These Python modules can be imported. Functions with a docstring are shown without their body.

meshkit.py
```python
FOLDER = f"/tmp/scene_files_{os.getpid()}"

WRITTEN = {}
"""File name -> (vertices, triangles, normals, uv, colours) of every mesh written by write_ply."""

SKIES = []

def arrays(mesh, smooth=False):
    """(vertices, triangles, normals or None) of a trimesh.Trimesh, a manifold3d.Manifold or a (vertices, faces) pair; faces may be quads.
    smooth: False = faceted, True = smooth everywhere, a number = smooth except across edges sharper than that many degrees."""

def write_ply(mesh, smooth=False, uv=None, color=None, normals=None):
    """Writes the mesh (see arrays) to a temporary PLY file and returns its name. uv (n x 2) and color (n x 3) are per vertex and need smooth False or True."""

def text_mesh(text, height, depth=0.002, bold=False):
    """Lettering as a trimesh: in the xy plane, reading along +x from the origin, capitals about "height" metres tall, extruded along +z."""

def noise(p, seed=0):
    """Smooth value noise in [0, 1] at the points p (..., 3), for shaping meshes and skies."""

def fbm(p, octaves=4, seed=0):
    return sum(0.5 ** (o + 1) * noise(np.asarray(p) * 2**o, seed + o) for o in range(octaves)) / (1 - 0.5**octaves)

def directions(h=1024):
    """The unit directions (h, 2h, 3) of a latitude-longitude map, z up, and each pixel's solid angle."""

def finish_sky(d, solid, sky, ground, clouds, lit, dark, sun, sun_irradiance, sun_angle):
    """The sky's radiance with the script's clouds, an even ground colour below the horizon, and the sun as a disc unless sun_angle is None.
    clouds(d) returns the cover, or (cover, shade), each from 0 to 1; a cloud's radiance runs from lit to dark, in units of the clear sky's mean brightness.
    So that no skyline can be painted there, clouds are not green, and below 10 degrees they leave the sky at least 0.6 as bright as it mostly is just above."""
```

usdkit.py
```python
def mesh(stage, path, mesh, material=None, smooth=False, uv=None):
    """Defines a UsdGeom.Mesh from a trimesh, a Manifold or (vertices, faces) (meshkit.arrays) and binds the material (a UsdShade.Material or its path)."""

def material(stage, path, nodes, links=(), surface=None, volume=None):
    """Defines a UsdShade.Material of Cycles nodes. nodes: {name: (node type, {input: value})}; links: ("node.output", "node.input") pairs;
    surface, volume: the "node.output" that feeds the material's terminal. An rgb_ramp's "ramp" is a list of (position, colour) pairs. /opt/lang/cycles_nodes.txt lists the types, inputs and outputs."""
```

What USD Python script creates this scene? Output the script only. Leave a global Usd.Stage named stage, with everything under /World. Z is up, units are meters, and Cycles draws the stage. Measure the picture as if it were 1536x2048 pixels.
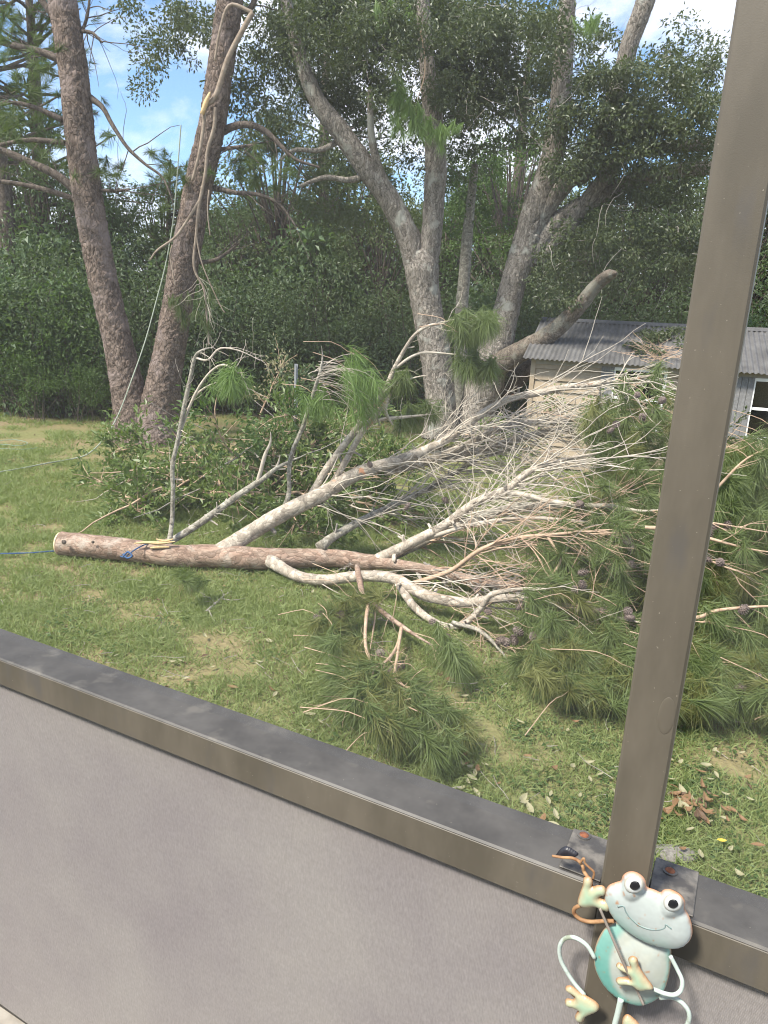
import math, random
import numpy as np, trimesh, usdkit, meshkit
from pxr import Usd, UsdGeom, UsdLux, UsdShade, Gf, Sdf, Vt
from shapely.geometry import Polygon, Point
from shapely import contains_xy

stage = Usd.Stage.CreateInMemory()
UsdGeom.SetStageUpAxis(stage, "Z")
UsdGeom.SetStageMetersPerUnit(stage, 1.0)
UsdGeom.Xform.Define(stage, "/World")
UsdGeom.Scope.Define(stage, "/World/Looks")
RS = np.random.RandomState(7)
random.seed(7)

# ------------------------------------------------------------------ camera
EYE = np.array([0.0, 0.0, 2.5])
F_PX, PITCH, ROLL = 1450.0, 15.0, 3.0          # focal length in photograph pixels (1536 wide)
EXPOSURE = 2.45
_p, _r = math.radians(PITCH), math.radians(ROLL)
FWD = np.array([0, math.cos(_p), -math.sin(_p)])
_u0, _r0 = np.array([0, math.sin(_p), math.cos(_p)]), np.array([1.0, 0, 0])
RIGHT = _r0 * math.cos(_r) + _u0 * math.sin(_r)
UP = _u0 * math.cos(_r) - _r0 * math.sin(_r)
cam = UsdGeom.Camera.Define(stage, "/World/camera")
m = Gf.Matrix4d(*[float(x) for row in ([*RIGHT, 0], [*UP, 0], [*(-FWD), 0], [*EYE, 1]) for x in row])
cam.AddTransformOp().Set(m)
cam.CreateFocalLengthAttr(36.0 * F_PX / 1536)
cam.CreateHorizontalApertureAttr(36.0)
cam.CreateVerticalApertureAttr(48.0)
cam.CreateClippingRangeAttr(Gf.Vec2f(0.05, 1000))
cam.CreateExposureAttr(EXPOSURE)

# ------------------------------------------------------------------ sky and sun (thin broken cloud)
SUN_TO = np.array([-0.62, -0.50, 1.05]); SUN_TO /= np.linalg.norm(SUN_TO)
SUN_EL, SUN_ROT = math.asin(SUN_TO[2]), math.atan2(SUN_TO[0], SUN_TO[1])
usdkit.material(stage, "/World/Looks/sky_air", {
    "sky": ("sky_texture", {"sky_type": "single_scattering", "sun_disc": False, "sun_elevation": SUN_EL, "sun_rotation": SUN_ROT}),
    "tc": ("texture_coordinate", {}),
    "map": ("mapping", {"scale": (1.0, 1.0, 1.9)}),
    "n": ("noise_texture", {"scale": 3.3, "detail": 7, "roughness": 0.58, "distortion": 0.25}),
    "r": ("rgb_ramp", {"ramp": [(0.0, (0, 0, 0)), (0.44, (0, 0, 0)), (0.56, (0.85, 0.85, 0.85)), (1.0, (1, 1, 1))]}),
    "mx": ("mix_color", {"b": (5.4, 5.5, 5.9), "use_clamp": False}),
    "tone": ("mix_color", {"blend_type": "multiply", "fac": 1.0, "b": (0.76, 0.88, 1.0), "use_clamp": False}),
    "bg": ("background_shader", {"strength": 0.052}),
}, [("tc.generated", "map.vector"), ("map.vector", "n.vector"), ("n.fac", "r.fac"), ("r.color", "mx.fac"), ("sky.color", "tone.a"), ("tone.result", "mx.a"), ("mx.result", "bg.color")], surface="bg.background")
dome = UsdLux.DomeLight.Define(stage, "/World/sky")
UsdShade.MaterialBindingAPI.Apply(dome.GetPrim()).Bind(UsdShade.Material.Get(stage, "/World/Looks/sky_air"))
sun = UsdLux.DistantLight.Define(stage, "/World/sun")
sun.CreateNormalizeAttr(True); sun.CreateIntensityAttr(0.4); sun.CreateAngleAttr(10.0); sun.CreateColorAttr(Gf.Vec3f(1.0, 0.94, 0.84))
_q = trimesh.geometry.align_vectors([0, 0, 1], SUN_TO)
sun.AddTransformOp().Set(Gf.Matrix4d(*[float(x) for x in _q.T.ravel()]))


def ray(x, y):
    return FWD * F_PX + RIGHT * (x - 768) + UP * (1024 - y)


def at(x, y, Y):
    """The point of the place that stands at forward distance Y where the photograph shows (x, y)."""
    d = ray(x, y)
    return EYE + d * (Y / d[1])


def at_z(x, y, z=0.0):
    d = ray(x, y)
    return EYE + d * ((z - EYE[2]) / d[2])


def at_up(x, y, Y, zmin):
    """As at(), but no lower than zmin above the lawn: such a point stands nearer."""
    P = at(x, y, Y)
    return P if P[2] >= zmin else at_z(x, y, zmin)


def proj(P):
    d = np.asarray(P, float) - EYE
    z = d @ FWD
    return 768 + F_PX * (d @ RIGHT) / z, 1024 - F_PX * (d @ UP) / z


def px(w, Y):
    return w * Y / F_PX


# ------------------------------------------------------------------ naming and tagging
_used = {}


def numbered(parent, name):
    k = (parent, name); n = _used.get(k, 0); _used[k] = n + 1
    return f"{parent}/{name}" + (f"_{n:03d}" if n else "")


def tag(o, label=None, cat=None, group=None, kind=None):
    p = o.GetPrim() if hasattr(o, "GetPrim") else o
    for k, v in (("label", label), ("category", cat), ("group", group), ("kind", kind)):
        if v: p.SetCustomDataByKey(k, v)
    return o


def thing(name, label, cat, group=None, loc=(0, 0, 0)):
    x = UsdGeom.Xform.Define(stage, numbered("/World", name))
    x.AddTranslateOp().Set(Gf.Vec3d(*map(float, loc)))
    tag(x, label, cat, group)
    x.org = np.array(loc, float)
    return x


ORIG = {}


def put(name, mesh_, mat, parent=None, smooth=False, kind=None, color=None):
    """One Mesh prim under the thing (or under /World); mesh vertices are in world coordinates."""
    pp = str(parent.GetPath()) if parent is not None else "/World"
    path = numbered(pp, name)
    v, f, n = meshkit.arrays(mesh_, smooth)
    top = "/".join(path.split("/")[:3])
    if parent is not None:
        v = v - ORIG.get(top, np.zeros(3))
    g = UsdGeom.Mesh.Define(stage, path)
    g.CreatePointsAttr(Vt.Vec3fArray.FromNumpy(v.astype(np.float32)))
    g.CreateFaceVertexCountsAttr(Vt.IntArray.FromNumpy(np.full(len(f), 3, np.int32)))
    g.CreateFaceVertexIndicesAttr(Vt.IntArray.FromNumpy(f.astype(np.int32).ravel()))
    g.CreateSubdivisionSchemeAttr("none")
    if n is not None:
        g.CreateNormalsAttr(Vt.Vec3fArray.FromNumpy(n.astype(np.float32))); g.SetNormalsInterpolation("vertex")
    if color is not None:
        pv = UsdGeom.PrimvarsAPI(g).CreatePrimvar("tint", Sdf.ValueTypeNames.Color3fArray, "vertex")
        pv.Set(Vt.Vec3fArray.FromNumpy(np.asarray(color, np.float32)))
    UsdShade.MaterialBindingAPI.Apply(g.GetPrim()).Bind(M[mat])
    if kind: tag(g, kind=kind)
    return g


def thing_at(name, label, cat, loc, group=None):
    t = thing(name, label, cat, group, loc)
    ORIG[str(t.GetPath())] = np.array(loc, float)
    return t


def copy_of(first, name, label, cat, group, loc, rotz=0.0, scale=(1, 1, 1)):
    x = UsdGeom.Xform.Define(stage, numbered("/World", name))
    x.GetPrim().GetReferences().AddInternalReference(first.GetPath())
    x.GetPrim().SetInstanceable(True)
    set_place(x, loc, rotz, scale)
    tag(x, label, cat, group)
    return x


def set_place(x, loc, rotz=0.0, scale=(1, 1, 1)):
    x.ClearXformOpOrder()
    c, s = math.cos(rotz), math.sin(rotz)
    sx, sy, sz = scale
    mm = Gf.Matrix4d(c * sx, s * sx, 0, 0, -s * sy, c * sy, 0, 0, 0, 0, sz, 0, float(loc[0]), float(loc[1]), float(loc[2]), 1)
    x.MakeMatrixXform().Set(mm)


# ------------------------------------------------------------------ mesh helpers
def cat(*parts):
    vs, fs, n = [], [], 0
    for p in parts:
        if hasattr(p, "vertices"): v, f = np.asarray(p.vertices), np.asarray(p.faces)
        else: v, f = p
        vs.append(v); fs.append(np.asarray(f) + n); n += len(v)
    return np.vstack(vs), np.vstack(fs)


def spline(P, n, cols=3):
    """Catmull-Rom through the rows of P, n samples, evenly spaced."""
    P = np.asarray(P, float)
    if len(P) == 2:
        t = np.linspace(0, 1, n)[:, None]
        return P[0] * (1 - t) + P[1] * t
    Q = np.vstack([2 * P[0] - P[1], P, 2 * P[-1] - P[-2]])
    seg = np.linalg.norm(np.diff(P[:, :3], axis=0), axis=1) + 1e-9
    s = np.concatenate([[0], np.cumsum(seg)])
    u = np.linspace(0, s[-1], n)
    i = np.clip(np.searchsorted(s, u, "right") - 1, 0, len(P) - 2)
    t = ((u - s[i]) / seg[i])[:, None]
    a, b, c, d = Q[i], Q[i + 1], Q[i + 2], Q[i + 3]
    return 0.5 * (2 * b + (c - a) * t + (2 * a - 5 * b + 4 * c - d) * t ** 2 + (3 * b - a - 3 * c + d) * t ** 3)


def tubes(P, R, sides=5, wob=0.0):
    """N tapered tubes at once. P (N,K,3), R (N,K)."""
    P = np.asarray(P, float); R = np.asarray(R, float)
    N, K = P.shape[:2]
    T = np.gradient(P, axis=1); T /= np.linalg.norm(T, axis=2, keepdims=True) + 1e-12
    ref = np.where(np.abs(T[:, :1, 2:3]) > 0.9, [[[1.0, 0, 0]]], [[[0, 0, 1.0]]])
    A = np.zeros_like(P)
    a = np.cross(T[:, 0], ref[:, 0]); a /= np.linalg.norm(a, axis=1, keepdims=True) + 1e-12
    for k in range(K):
        a = a - T[:, k] * (a * T[:, k]).sum(1, keepdims=True)
        a /= np.linalg.norm(a, axis=1, keepdims=True) + 1e-12
        A[:, k] = a
    B = np.cross(T, A)
    th = np.arange(sides) / sides * 2 * np.pi
    V = P[:, :, None] + R[:, :, None, None] * (A[:, :, None] * np.cos(th)[:, None] + B[:, :, None] * np.sin(th)[:, None])
    V = V.reshape(N, K * sides, 3)
    tip = P[:, -1] + T[:, -1] * R[:, -1:] * 0.8
    base = P[:, 0] - T[:, 0] * R[:, :1] * 0.05
    V = np.concatenate([V, tip[:, None], base[:, None]], 1)
    k, s = np.meshgrid(np.arange(K - 1), np.arange(sides), indexing="ij")
    i0, i1 = k * sides + s, k * sides + (s + 1) % sides
    j0, j1 = i0 + sides, i1 + sides
    F = np.concatenate([np.stack([i0, i1, j1], -1).reshape(-1, 3), np.stack([i0, j1, j0], -1).reshape(-1, 3)])
    s = np.arange(sides); e = (K - 1) * sides
    F = np.concatenate([F, np.stack([e + s, e + (s + 1) % sides, np.full(sides, K * sides)], -1), np.stack([(s + 1) % sides, s, np.full(sides, K * sides + 1)], -1)])
    nv = K * sides + 2
    F = (F[None] + (np.arange(N) * nv)[:, None, None]).reshape(-1, 3)
    return V.reshape(-1, 3), F


def limb(P, R, sides=10, step=0.08, rough=0.06, seed=0, nscale=9.0, plates=None):
    """One limb through control points with their radii; the bark is roughened, and with plates=(depth, across, along) creased into plates."""
    P = np.asarray(P, float); R = np.asarray(R, float)
    L = np.linalg.norm(np.diff(P, axis=0), axis=1).sum()
    n = max(4, int(L / step))
    Q = spline(np.column_stack([P, R]), n)
    v, f = tubes(Q[None, :, :3], np.maximum(Q[None, :, 3], 0.002), sides)
    c = np.repeat(Q[:, :3], sides, axis=0); rr = np.repeat(Q[:, 3], sides)
    d = v[:-2] - c
    k = 1 + rough * 2 * (meshkit.fbm(v[:-2] * nscale + seed * 3.1, 3, seed) - 0.5) + rough * 1.6 * (meshkit.noise(v[:-2] * np.array([40, 40, 22]) + seed, seed) - 0.5)
    if plates:
        a = meshkit.noise(v[:-2] * np.array([plates[1], plates[1], plates[2]]) + seed * 7, seed + 2); b = meshkit.noise(v[:-2] * np.array([plates[1] * 1.7, plates[1] * 1.7, plates[2] * 1.3]) + seed, seed + 5)
        k = k - plates[0] / np.maximum(rr, .05) * (np.exp(-((a - .5) / .07) ** 2) + .6 * np.exp(-((b - .5) / .07) ** 2))
    v[:-2] = c + d * k[:, None]
    return v, f


def unit(a):
    a = np.asarray(a, float)
    return a / (np.linalg.norm(a, axis=-1, keepdims=True) + 1e-12)


def leaves(C, D, N, L, W, fold=0.25):
    """Folded leaf blades: C base points, D directions, N rough normals, lengths L, widths W."""
    C, D = np.asarray(C, float), unit(D)
    n = len(C); L = np.broadcast_to(L, n)[:, None]; W = np.broadcast_to(W, n)[:, None]
    S = unit(np.cross(D, N)); Nn = np.cross(S, D)
    v = np.stack([C, C + D * L * 0.45 + S * W * 0.5 + Nn * W * fold, C + D * L - Nn * L * 0.12, C + D * L * 0.45 - S * W * 0.5 + Nn * W * fold], 1)
    f = np.array([[0, 1, 2], [0, 2, 3]])
    return v.reshape(-1, 3), (f[None] + (np.arange(n) * 4)[:, None, None]).reshape(-1, 3)


def needles(C, D, L, w, droop, rs):
    """Pine needles: thin two-segment blades that bend down a little."""
    n = len(C); D = unit(D); L = np.broadcast_to(L, n)[:, None]
    S = unit(np.cross(D, rs.normal(size=(n, 3)))) * w
    g = np.array([0, 0, -1.0])
    mid = C + D * L * 0.5 + g * L * droop * 0.25
    tip = C + D * L * 0.96 + g * L * droop
    v = np.stack([C - S, C + S, mid + S * 0.9, mid - S * 0.9, tip], 1)
    f = np.array([[0, 1, 2], [0, 2, 3], [3, 2, 4]])
    return v.reshape(-1, 3), (f[None] + (np.arange(n) * 5)[:, None, None]).reshape(-1, 3)


def tuft(c, d, n, L, rs, w=0.0014, spread=0.85, droop=0.25, stem=0.12):
    """A brush of needles round the end of a twig."""
    d = unit(d)
    D = unit(d + rs.normal(size=(n, 3)) * spread * 0.62)
    base = c - d * (rs.rand(n, 1) ** 1.3) * stem + rs.normal(size=(n, 3)) * 0.004
    return needles(base, D, L * rs.uniform(0.72, 1.08, n), w, droop * rs.uniform(0.5, 1.4, (n, 1)), rs)


def box(x0, x1, y0, y1, z0, z1):
    b = trimesh.creation.box((x1 - x0, y1 - y0, z1 - z0)); b.apply_translation(((x0 + x1) / 2, (y0 + y1) / 2, (z0 + z1) / 2))
    return np.array(b.vertices), np.array(b.faces)


def bevel_box(sx, sy, sz, b):
    """A box centred on the origin with chamfered edges."""
    pts = []
    for i in (-1, 1):
        for j in (-1, 1):
            for k in (-1, 1):
                pts += [(i * (sx / 2 - b), j * (sy / 2 - b), k * sz / 2), (i * (sx / 2 - b), j * sy / 2, k * (sz / 2 - b)), (i * sx / 2, j * (sy / 2 - b), k * (sz / 2 - b))]
    h = trimesh.convex.convex_hull(np.array(pts))
    return np.array(h.vertices), np.array(h.faces)


# ------------------------------------------------------------------ materials
M = {}


def mat(name, nodes, links, surface="p.BSDF"):
    M[name] = usdkit.material(stage, f"/World/Looks/{name}", nodes, links, surface=surface)


def leaf_mat(name, ramp, trans=0.35, rough=0.55, tl=1.5, spec=0.35):
    lo = [(t, tuple(min(1, c * k) for c, k in zip(col, (1.35 * tl / 1.5, 1.5 * tl / 1.5, 0.6 * tl / 1.5)))) for t, col in ramp]
    mat(name, {"g": ("geometry", {}), "r": ("rgb_ramp", {"ramp": ramp}), "r2": ("rgb_ramp", {"ramp": lo}),
               "p": ("principled_bsdf", {"roughness": rough, "specular_ior_level": spec}), "t": ("translucent_bsdf", {}), "m": ("mix_closure", {"fac": trans})},
        [("g.random_per_island", "r.fac"), ("g.random_per_island", "r2.fac"), ("r.color", "p.base_color"), ("r2.color", "t.color"), ("p.BSDF", "m.closure1"), ("t.BSDF", "m.closure2")], "m.closure")


def bark_mat(name, ramp, patch=None, scale=(6, 6, 1.6), vs=7.0, bump=0.02, patch_lo=0.52, patch_hi=0.62, patch_scale=3.0, crack=0.55):
    """Plated or furrowed bark: stretched voronoi cracks, tone noise and lichen patches."""
    n = {"g": ("texture_coordinate", {}), "mp": ("mapping", {"scale": scale}), "wn": ("noise_texture", {"scale": 3.0, "detail": 3}), "ad": ("vector_math", {"math_type": "multiply_add", "vector2": (0.35, 0.35, 0.35)}),
         "v": ("voronoi_texture", {"feature": "distance_to_edge", "scale": vs}), "v1": ("voronoi_texture", {"feature": "f1", "scale": vs}),
         "cr": ("rgb_ramp", {"ramp": [(0, (crack, crack, crack)), (0.10, (1, 1, 1)), (1, (1, 1, 1))]}),
         "tn": ("noise_texture", {"scale": 14.0, "detail": 6, "roughness": 0.65}), "tr": ("rgb_ramp", {"ramp": ramp}),
         "mu": ("mix_color", {"blend_type": "multiply", "fac": 1.0}), "pn": ("noise_texture", {"scale": patch_scale, "detail": 5, "roughness": 0.6}),
         "pr": ("rgb_ramp", {"ramp": [(0, (0, 0, 0)), (patch_lo, (0, 0, 0)), (patch_hi, (1, 1, 1)), (1, (1, 1, 1))]}), "pm": ("mix_color", {"b": patch or (0.3, 0.3, 0.28)}),
         "v1g": ("rgb_to_bw", {}), "v1r": ("map_range", {"from_min": 0.15, "from_max": 0.85, "to_min": 0.72, "to_max": 1.28}), "mv": ("mix_color", {"blend_type": "multiply", "fac": 1.0, "use_clamp": False}),
         "vm": ("math", {"math_type": "minimum", "value2": 0.12}), "hm": ("math", {"math_type": "multiply_add", "value2": 4.0}), "b": ("bump", {"strength": 0.85, "distance": bump}), "p": ("principled_bsdf", {"roughness": 0.92, "specular_ior_level": 0.15})}
    l = [("g.object", "mp.vector"), ("g.object", "wn.vector"), ("wn.color", "ad.vector1"), ("mp.vector", "ad.vector3"), ("ad.vector", "v.vector"), ("ad.vector", "v1.vector"), ("v.distance", "cr.fac"), ("mp.vector", "tn.vector"), ("tn.fac", "tr.fac"),
         ("v1.color", "v1g.color"), ("v1g.val", "v1r.value"), ("tr.color", "mv.a"), ("v1r.result", "mv.b"), ("mv.result", "mu.a"), ("cr.color", "mu.b"), ("mu.result", "pm.a"), ("g.object", "pn.vector"), ("pn.fac", "pr.fac"), ("v.distance", "vm.value1"), ("vm.value", "hm.value1"), ("tn.fac", "hm.value3"), ("hm.value", "b.height"), ("b.normal", "p.normal")]
    if patch: l += [("pr.color", "pm.fac"), ("pm.result", "p.base_color")]
    else: l += [("mu.result", "p.base_color")]
    mat(name, n, l)


def plain(name, c1, c2, scale=6.0, rough=0.7, bump=0.0, metallic=0.0, detail=5, spec=0.4, lo=0.3, hi=0.7):
    n = {"g": ("texture_coordinate", {}), "n": ("noise_texture", {"scale": scale, "detail": detail, "roughness": 0.6}), "r": ("rgb_ramp", {"ramp": [(0, c1), (lo, c1), (hi, c2), (1, c2)]}), "p": ("principled_bsdf", {"roughness": rough, "metallic": metallic, "specular_ior_level": spec})}
    l = [("g.object", "n.vector"), ("n.fac", "r.fac"), ("r.color", "p.base_color")]
    if bump:
        n["b"] = ("bump", {"strength": 0.6, "distance": bump}); l += [("n.fac", "b.height"), ("b.normal", "p.normal")]
    mat(name, n, l)


bark_mat("pine_bark", [(0, (0.055, 0.042, 0.034)), (0.4, (0.13, 0.098, 0.079)), (0.62, (0.195, 0.152, 0.125)), (1, (0.275, 0.23, 0.195))], scale=(1, 1, 0.55), vs=17.0, bump=0.03, patch=(0.22, 0.175, 0.155), patch_scale=1.6)
bark_mat("oak_bark", [(0, (0.10, 0.088, 0.075)), (0.45, (0.215, 0.19, 0.16)), (0.7, (0.31, 0.28, 0.24)), (1, (0.39, 0.365, 0.32))], scale=(1, 1, 0.28), vs=26.0, bump=0.022, patch=(0.34, 0.335, 0.29), patch_lo=0.56, patch_hi=0.66, crack=0.42)
bark_mat("log_bark", [(0, (0.13, 0.085, 0.062)), (0.42, (0.255, 0.175, 0.130)), (0.65, (0.34, 0.26, 0.20)), (1, (0.44, 0.37, 0.31))], scale=(0.5, 1, 1), vs=26.0, bump=0.008, patch=(0.40, 0.35, 0.29), patch_scale=5.0, patch_lo=0.56, patch_hi=0.70, crack=0.72)
bark_mat("limb_bark", [(0, (0.15, 0.125, 0.098)), (0.40, (0.31, 0.265, 0.21)), (0.6, (0.43, 0.38, 0.31)), (1, (0.53, 0.485, 0.42))], scale=(1, 1, 1), vs=20.0, bump=0.006, patch=(0.42, 0.22, 0.13), patch_scale=5.0, patch_lo=0.63, patch_hi=0.68, crack=0.75)
bark_mat("lichen_bark", [(0, (0.10, 0.092, 0.075)), (0.4, (0.225, 0.205, 0.165)), (0.6, (0.35, 0.33, 0.275)), (1, (0.46, 0.44, 0.38))], scale=(1, 1, 1), vs=30.0, bump=0.006, crack=0.7)
bark_mat("oak_dark", [(0, (0.06, 0.05, 0.04)), (0.5, (0.145, 0.12, 0.096)), (1, (0.29, 0.25, 0.205))], scale=(1, 1, .6), vs=24.0, bump=0.02, patch=(0.20, 0.19, 0.155))
bark_mat("dark_bark", [(0, (0.05, 0.042, 0.035)), (0.5, (0.11, 0.09, 0.075)), (1, (0.2, 0.17, 0.14))], scale=(1, 1, 0.4), vs=20.0, bump=0.01)
plain("twig_pale", (0.32, 0.275, 0.215), (0.54, 0.485, 0.40), 25, 0.85)
plain("twig_tan", (0.30, 0.20, 0.13), (0.50, 0.37, 0.26), 25, 0.8)
plain("hang_bark", (0.16, 0.12, 0.085), (0.30, 0.245, 0.19), 12, 0.85)
plain("twig_grey", (0.17, 0.15, 0.125), (0.34, 0.31, 0.27), 25, 0.85)
plain("cut_wood", (0.62, 0.47, 0.27), (0.78, 0.66, 0.45), 40, 0.8)
plain("splinter", (0.42, 0.28, 0.13), (0.60, 0.44, 0.24), 60, 0.8)
plain("cone", (0.085, 0.062, 0.055), (0.24, 0.19, 0.165), 60, 0.75)
plain("cone_tip", (0.22, 0.15, 0.12), (0.36, 0.27, 0.22), 60, 0.7)
leaf_mat("needle_green", [(0, (0.115, 0.155, 0.050)), (0.5, (0.19, 0.24, 0.080)), (0.85, (0.29, 0.335, 0.125)), (1, (0.42, 0.40, 0.20))], 0.25, 0.5)
leaf_mat("needle_olive", [(0, (0.15, 0.16, 0.05)), (0.5, (0.24, 0.25, 0.085)), (0.85, (0.34, 0.33, 0.13)), (1, (0.42, 0.34, 0.17))], 0.25, 0.5)
leaf_mat("needle_light", [(0, (0.14, 0.22, 0.06)), (0.6, (0.22, 0.32, 0.10)), (1, (0.32, 0.38, 0.15))], 0.3, 0.5)
leaf_mat("needle_far", [(0, (0.08, 0.115, 0.035)), (0.6, (0.14, 0.18, 0.06)), (1, (0.24, 0.26, 0.11))], 0.3, 0.55)
leaf_mat("needle_dead", [(0, (0.18, 0.10, 0.05)), (1, (0.36, 0.22, 0.11))], 0.2, 0.7)
leaf_mat("oak_leaf", [(0, (0.075, 0.095, 0.042)), (0.5, (0.135, 0.158, 0.072)), (0.85, (0.225, 0.24, 0.12)), (1, (0.36, 0.34, 0.19))], 0.28, 0.42, spec=0.5)
leaf_mat("shrub_leaf", [(0, (0.085, 0.120, 0.056)), (0.5, (0.145, 0.188, 0.085)), (0.85, (0.225, 0.27, 0.13)), (1, (0.33, 0.35, 0.19))], 0.3, 0.5)
leaf_mat("pale_shrub", [(0, (0.11, 0.16, 0.085)), (0.5, (0.17, 0.23, 0.12)), (0.85, (0.25, 0.30, 0.16)), (1, (0.34, 0.37, 0.22))], 0.35, 0.5)
leaf_mat("light_leaf", [(0, (0.08, 0.13, 0.04)), (0.6, (0.14, 0.20, 0.065)), (1, (0.24, 0.28, 0.10))], 0.4, 0.5)
leaf_mat("wood_leaf", [(0, (0.082, 0.105, 0.045)), (0.5, (0.15, 0.18, 0.075)), (0.85, (0.24, 0.265, 0.12)), (1, (0.34, 0.335, 0.17))], 0.3, 0.6)
leaf_mat("pile_leaf", [(0, (0.13, 0.18, 0.055)), (0.5, (0.23, 0.29, 0.095)), (0.85, (0.35, 0.40, 0.15)), (1, (0.46, 0.42, 0.25))], 0.3, 0.45, spec=0.5)
leaf_mat("dry_leaf", [(0, (0.22, 0.13, 0.065)), (0.4, (0.36, 0.22, 0.10)), (0.7, (0.40, 0.30, 0.19)), (1, (0.30, 0.24, 0.18))], 0.2, 0.6)
leaf_mat("pale_leaf", [(0, (0.30, 0.28, 0.17)), (0.6, (0.40, 0.36, 0.25)), (1, (0.34, 0.24, 0.14))], 0.2, 0.6)
leaf_mat("yellow_leaf", [(0, (0.62, 0.46, 0.06)), (1, (0.68, 0.56, 0.12))], 0.2, 0.5)
leaf_mat("grass_blade", [(0, (0.20, 0.245, 0.09)), (0.4, (0.31, 0.37, 0.14)), (0.68, (0.42, 0.455, 0.195)), (0.84, (0.54, 0.50, 0.28)), (1, (0.60, 0.51, 0.34))], 0.3, 0.6)
leaf_mat("litter", [(0, (0.12, 0.075, 0.045)), (0.5, (0.26, 0.18, 0.11)), (1, (0.42, 0.33, 0.22))], 0.15, 0.7)
mat("lawn_soil", {"g": ("geometry", {}), "n": ("noise_texture", {"scale": 0.55, "detail": 6, "roughness": 0.6}), "n2": ("noise_texture", {"scale": 28.0, "detail": 5}),
                  "r": ("rgb_ramp", {"ramp": [(0, (0.13, 0.15, 0.06)), (0.42, (0.17, 0.175, 0.075)), (0.55, (0.20, 0.175, 0.09)), (0.7, (0.215, 0.17, 0.105)), (1, (0.23, 0.18, 0.12))]}),
                  "r2": ("rgb_ramp", {"ramp": [(0, (0.5, 0.5, 0.5)), (1, (1.45, 1.4, 1.35))]}), "m": ("mix_color", {"blend_type": "multiply", "fac": 1.0, "use_clamp": False}), "b": ("bump", {"strength": 0.8, "distance": 0.03}),
                  "p": ("principled_bsdf", {"roughness": 0.95, "specular_ior_level": 0.1})},
    [("g.position", "n.vector"), ("g.position", "n2.vector"), ("n.fac", "r.fac"), ("n2.fac", "r2.fac"), ("r.color", "m.a"), ("r2.color", "m.b"), ("m.result", "p.base_color"), ("n2.fac", "b.height"), ("b.normal", "p.normal")])
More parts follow.
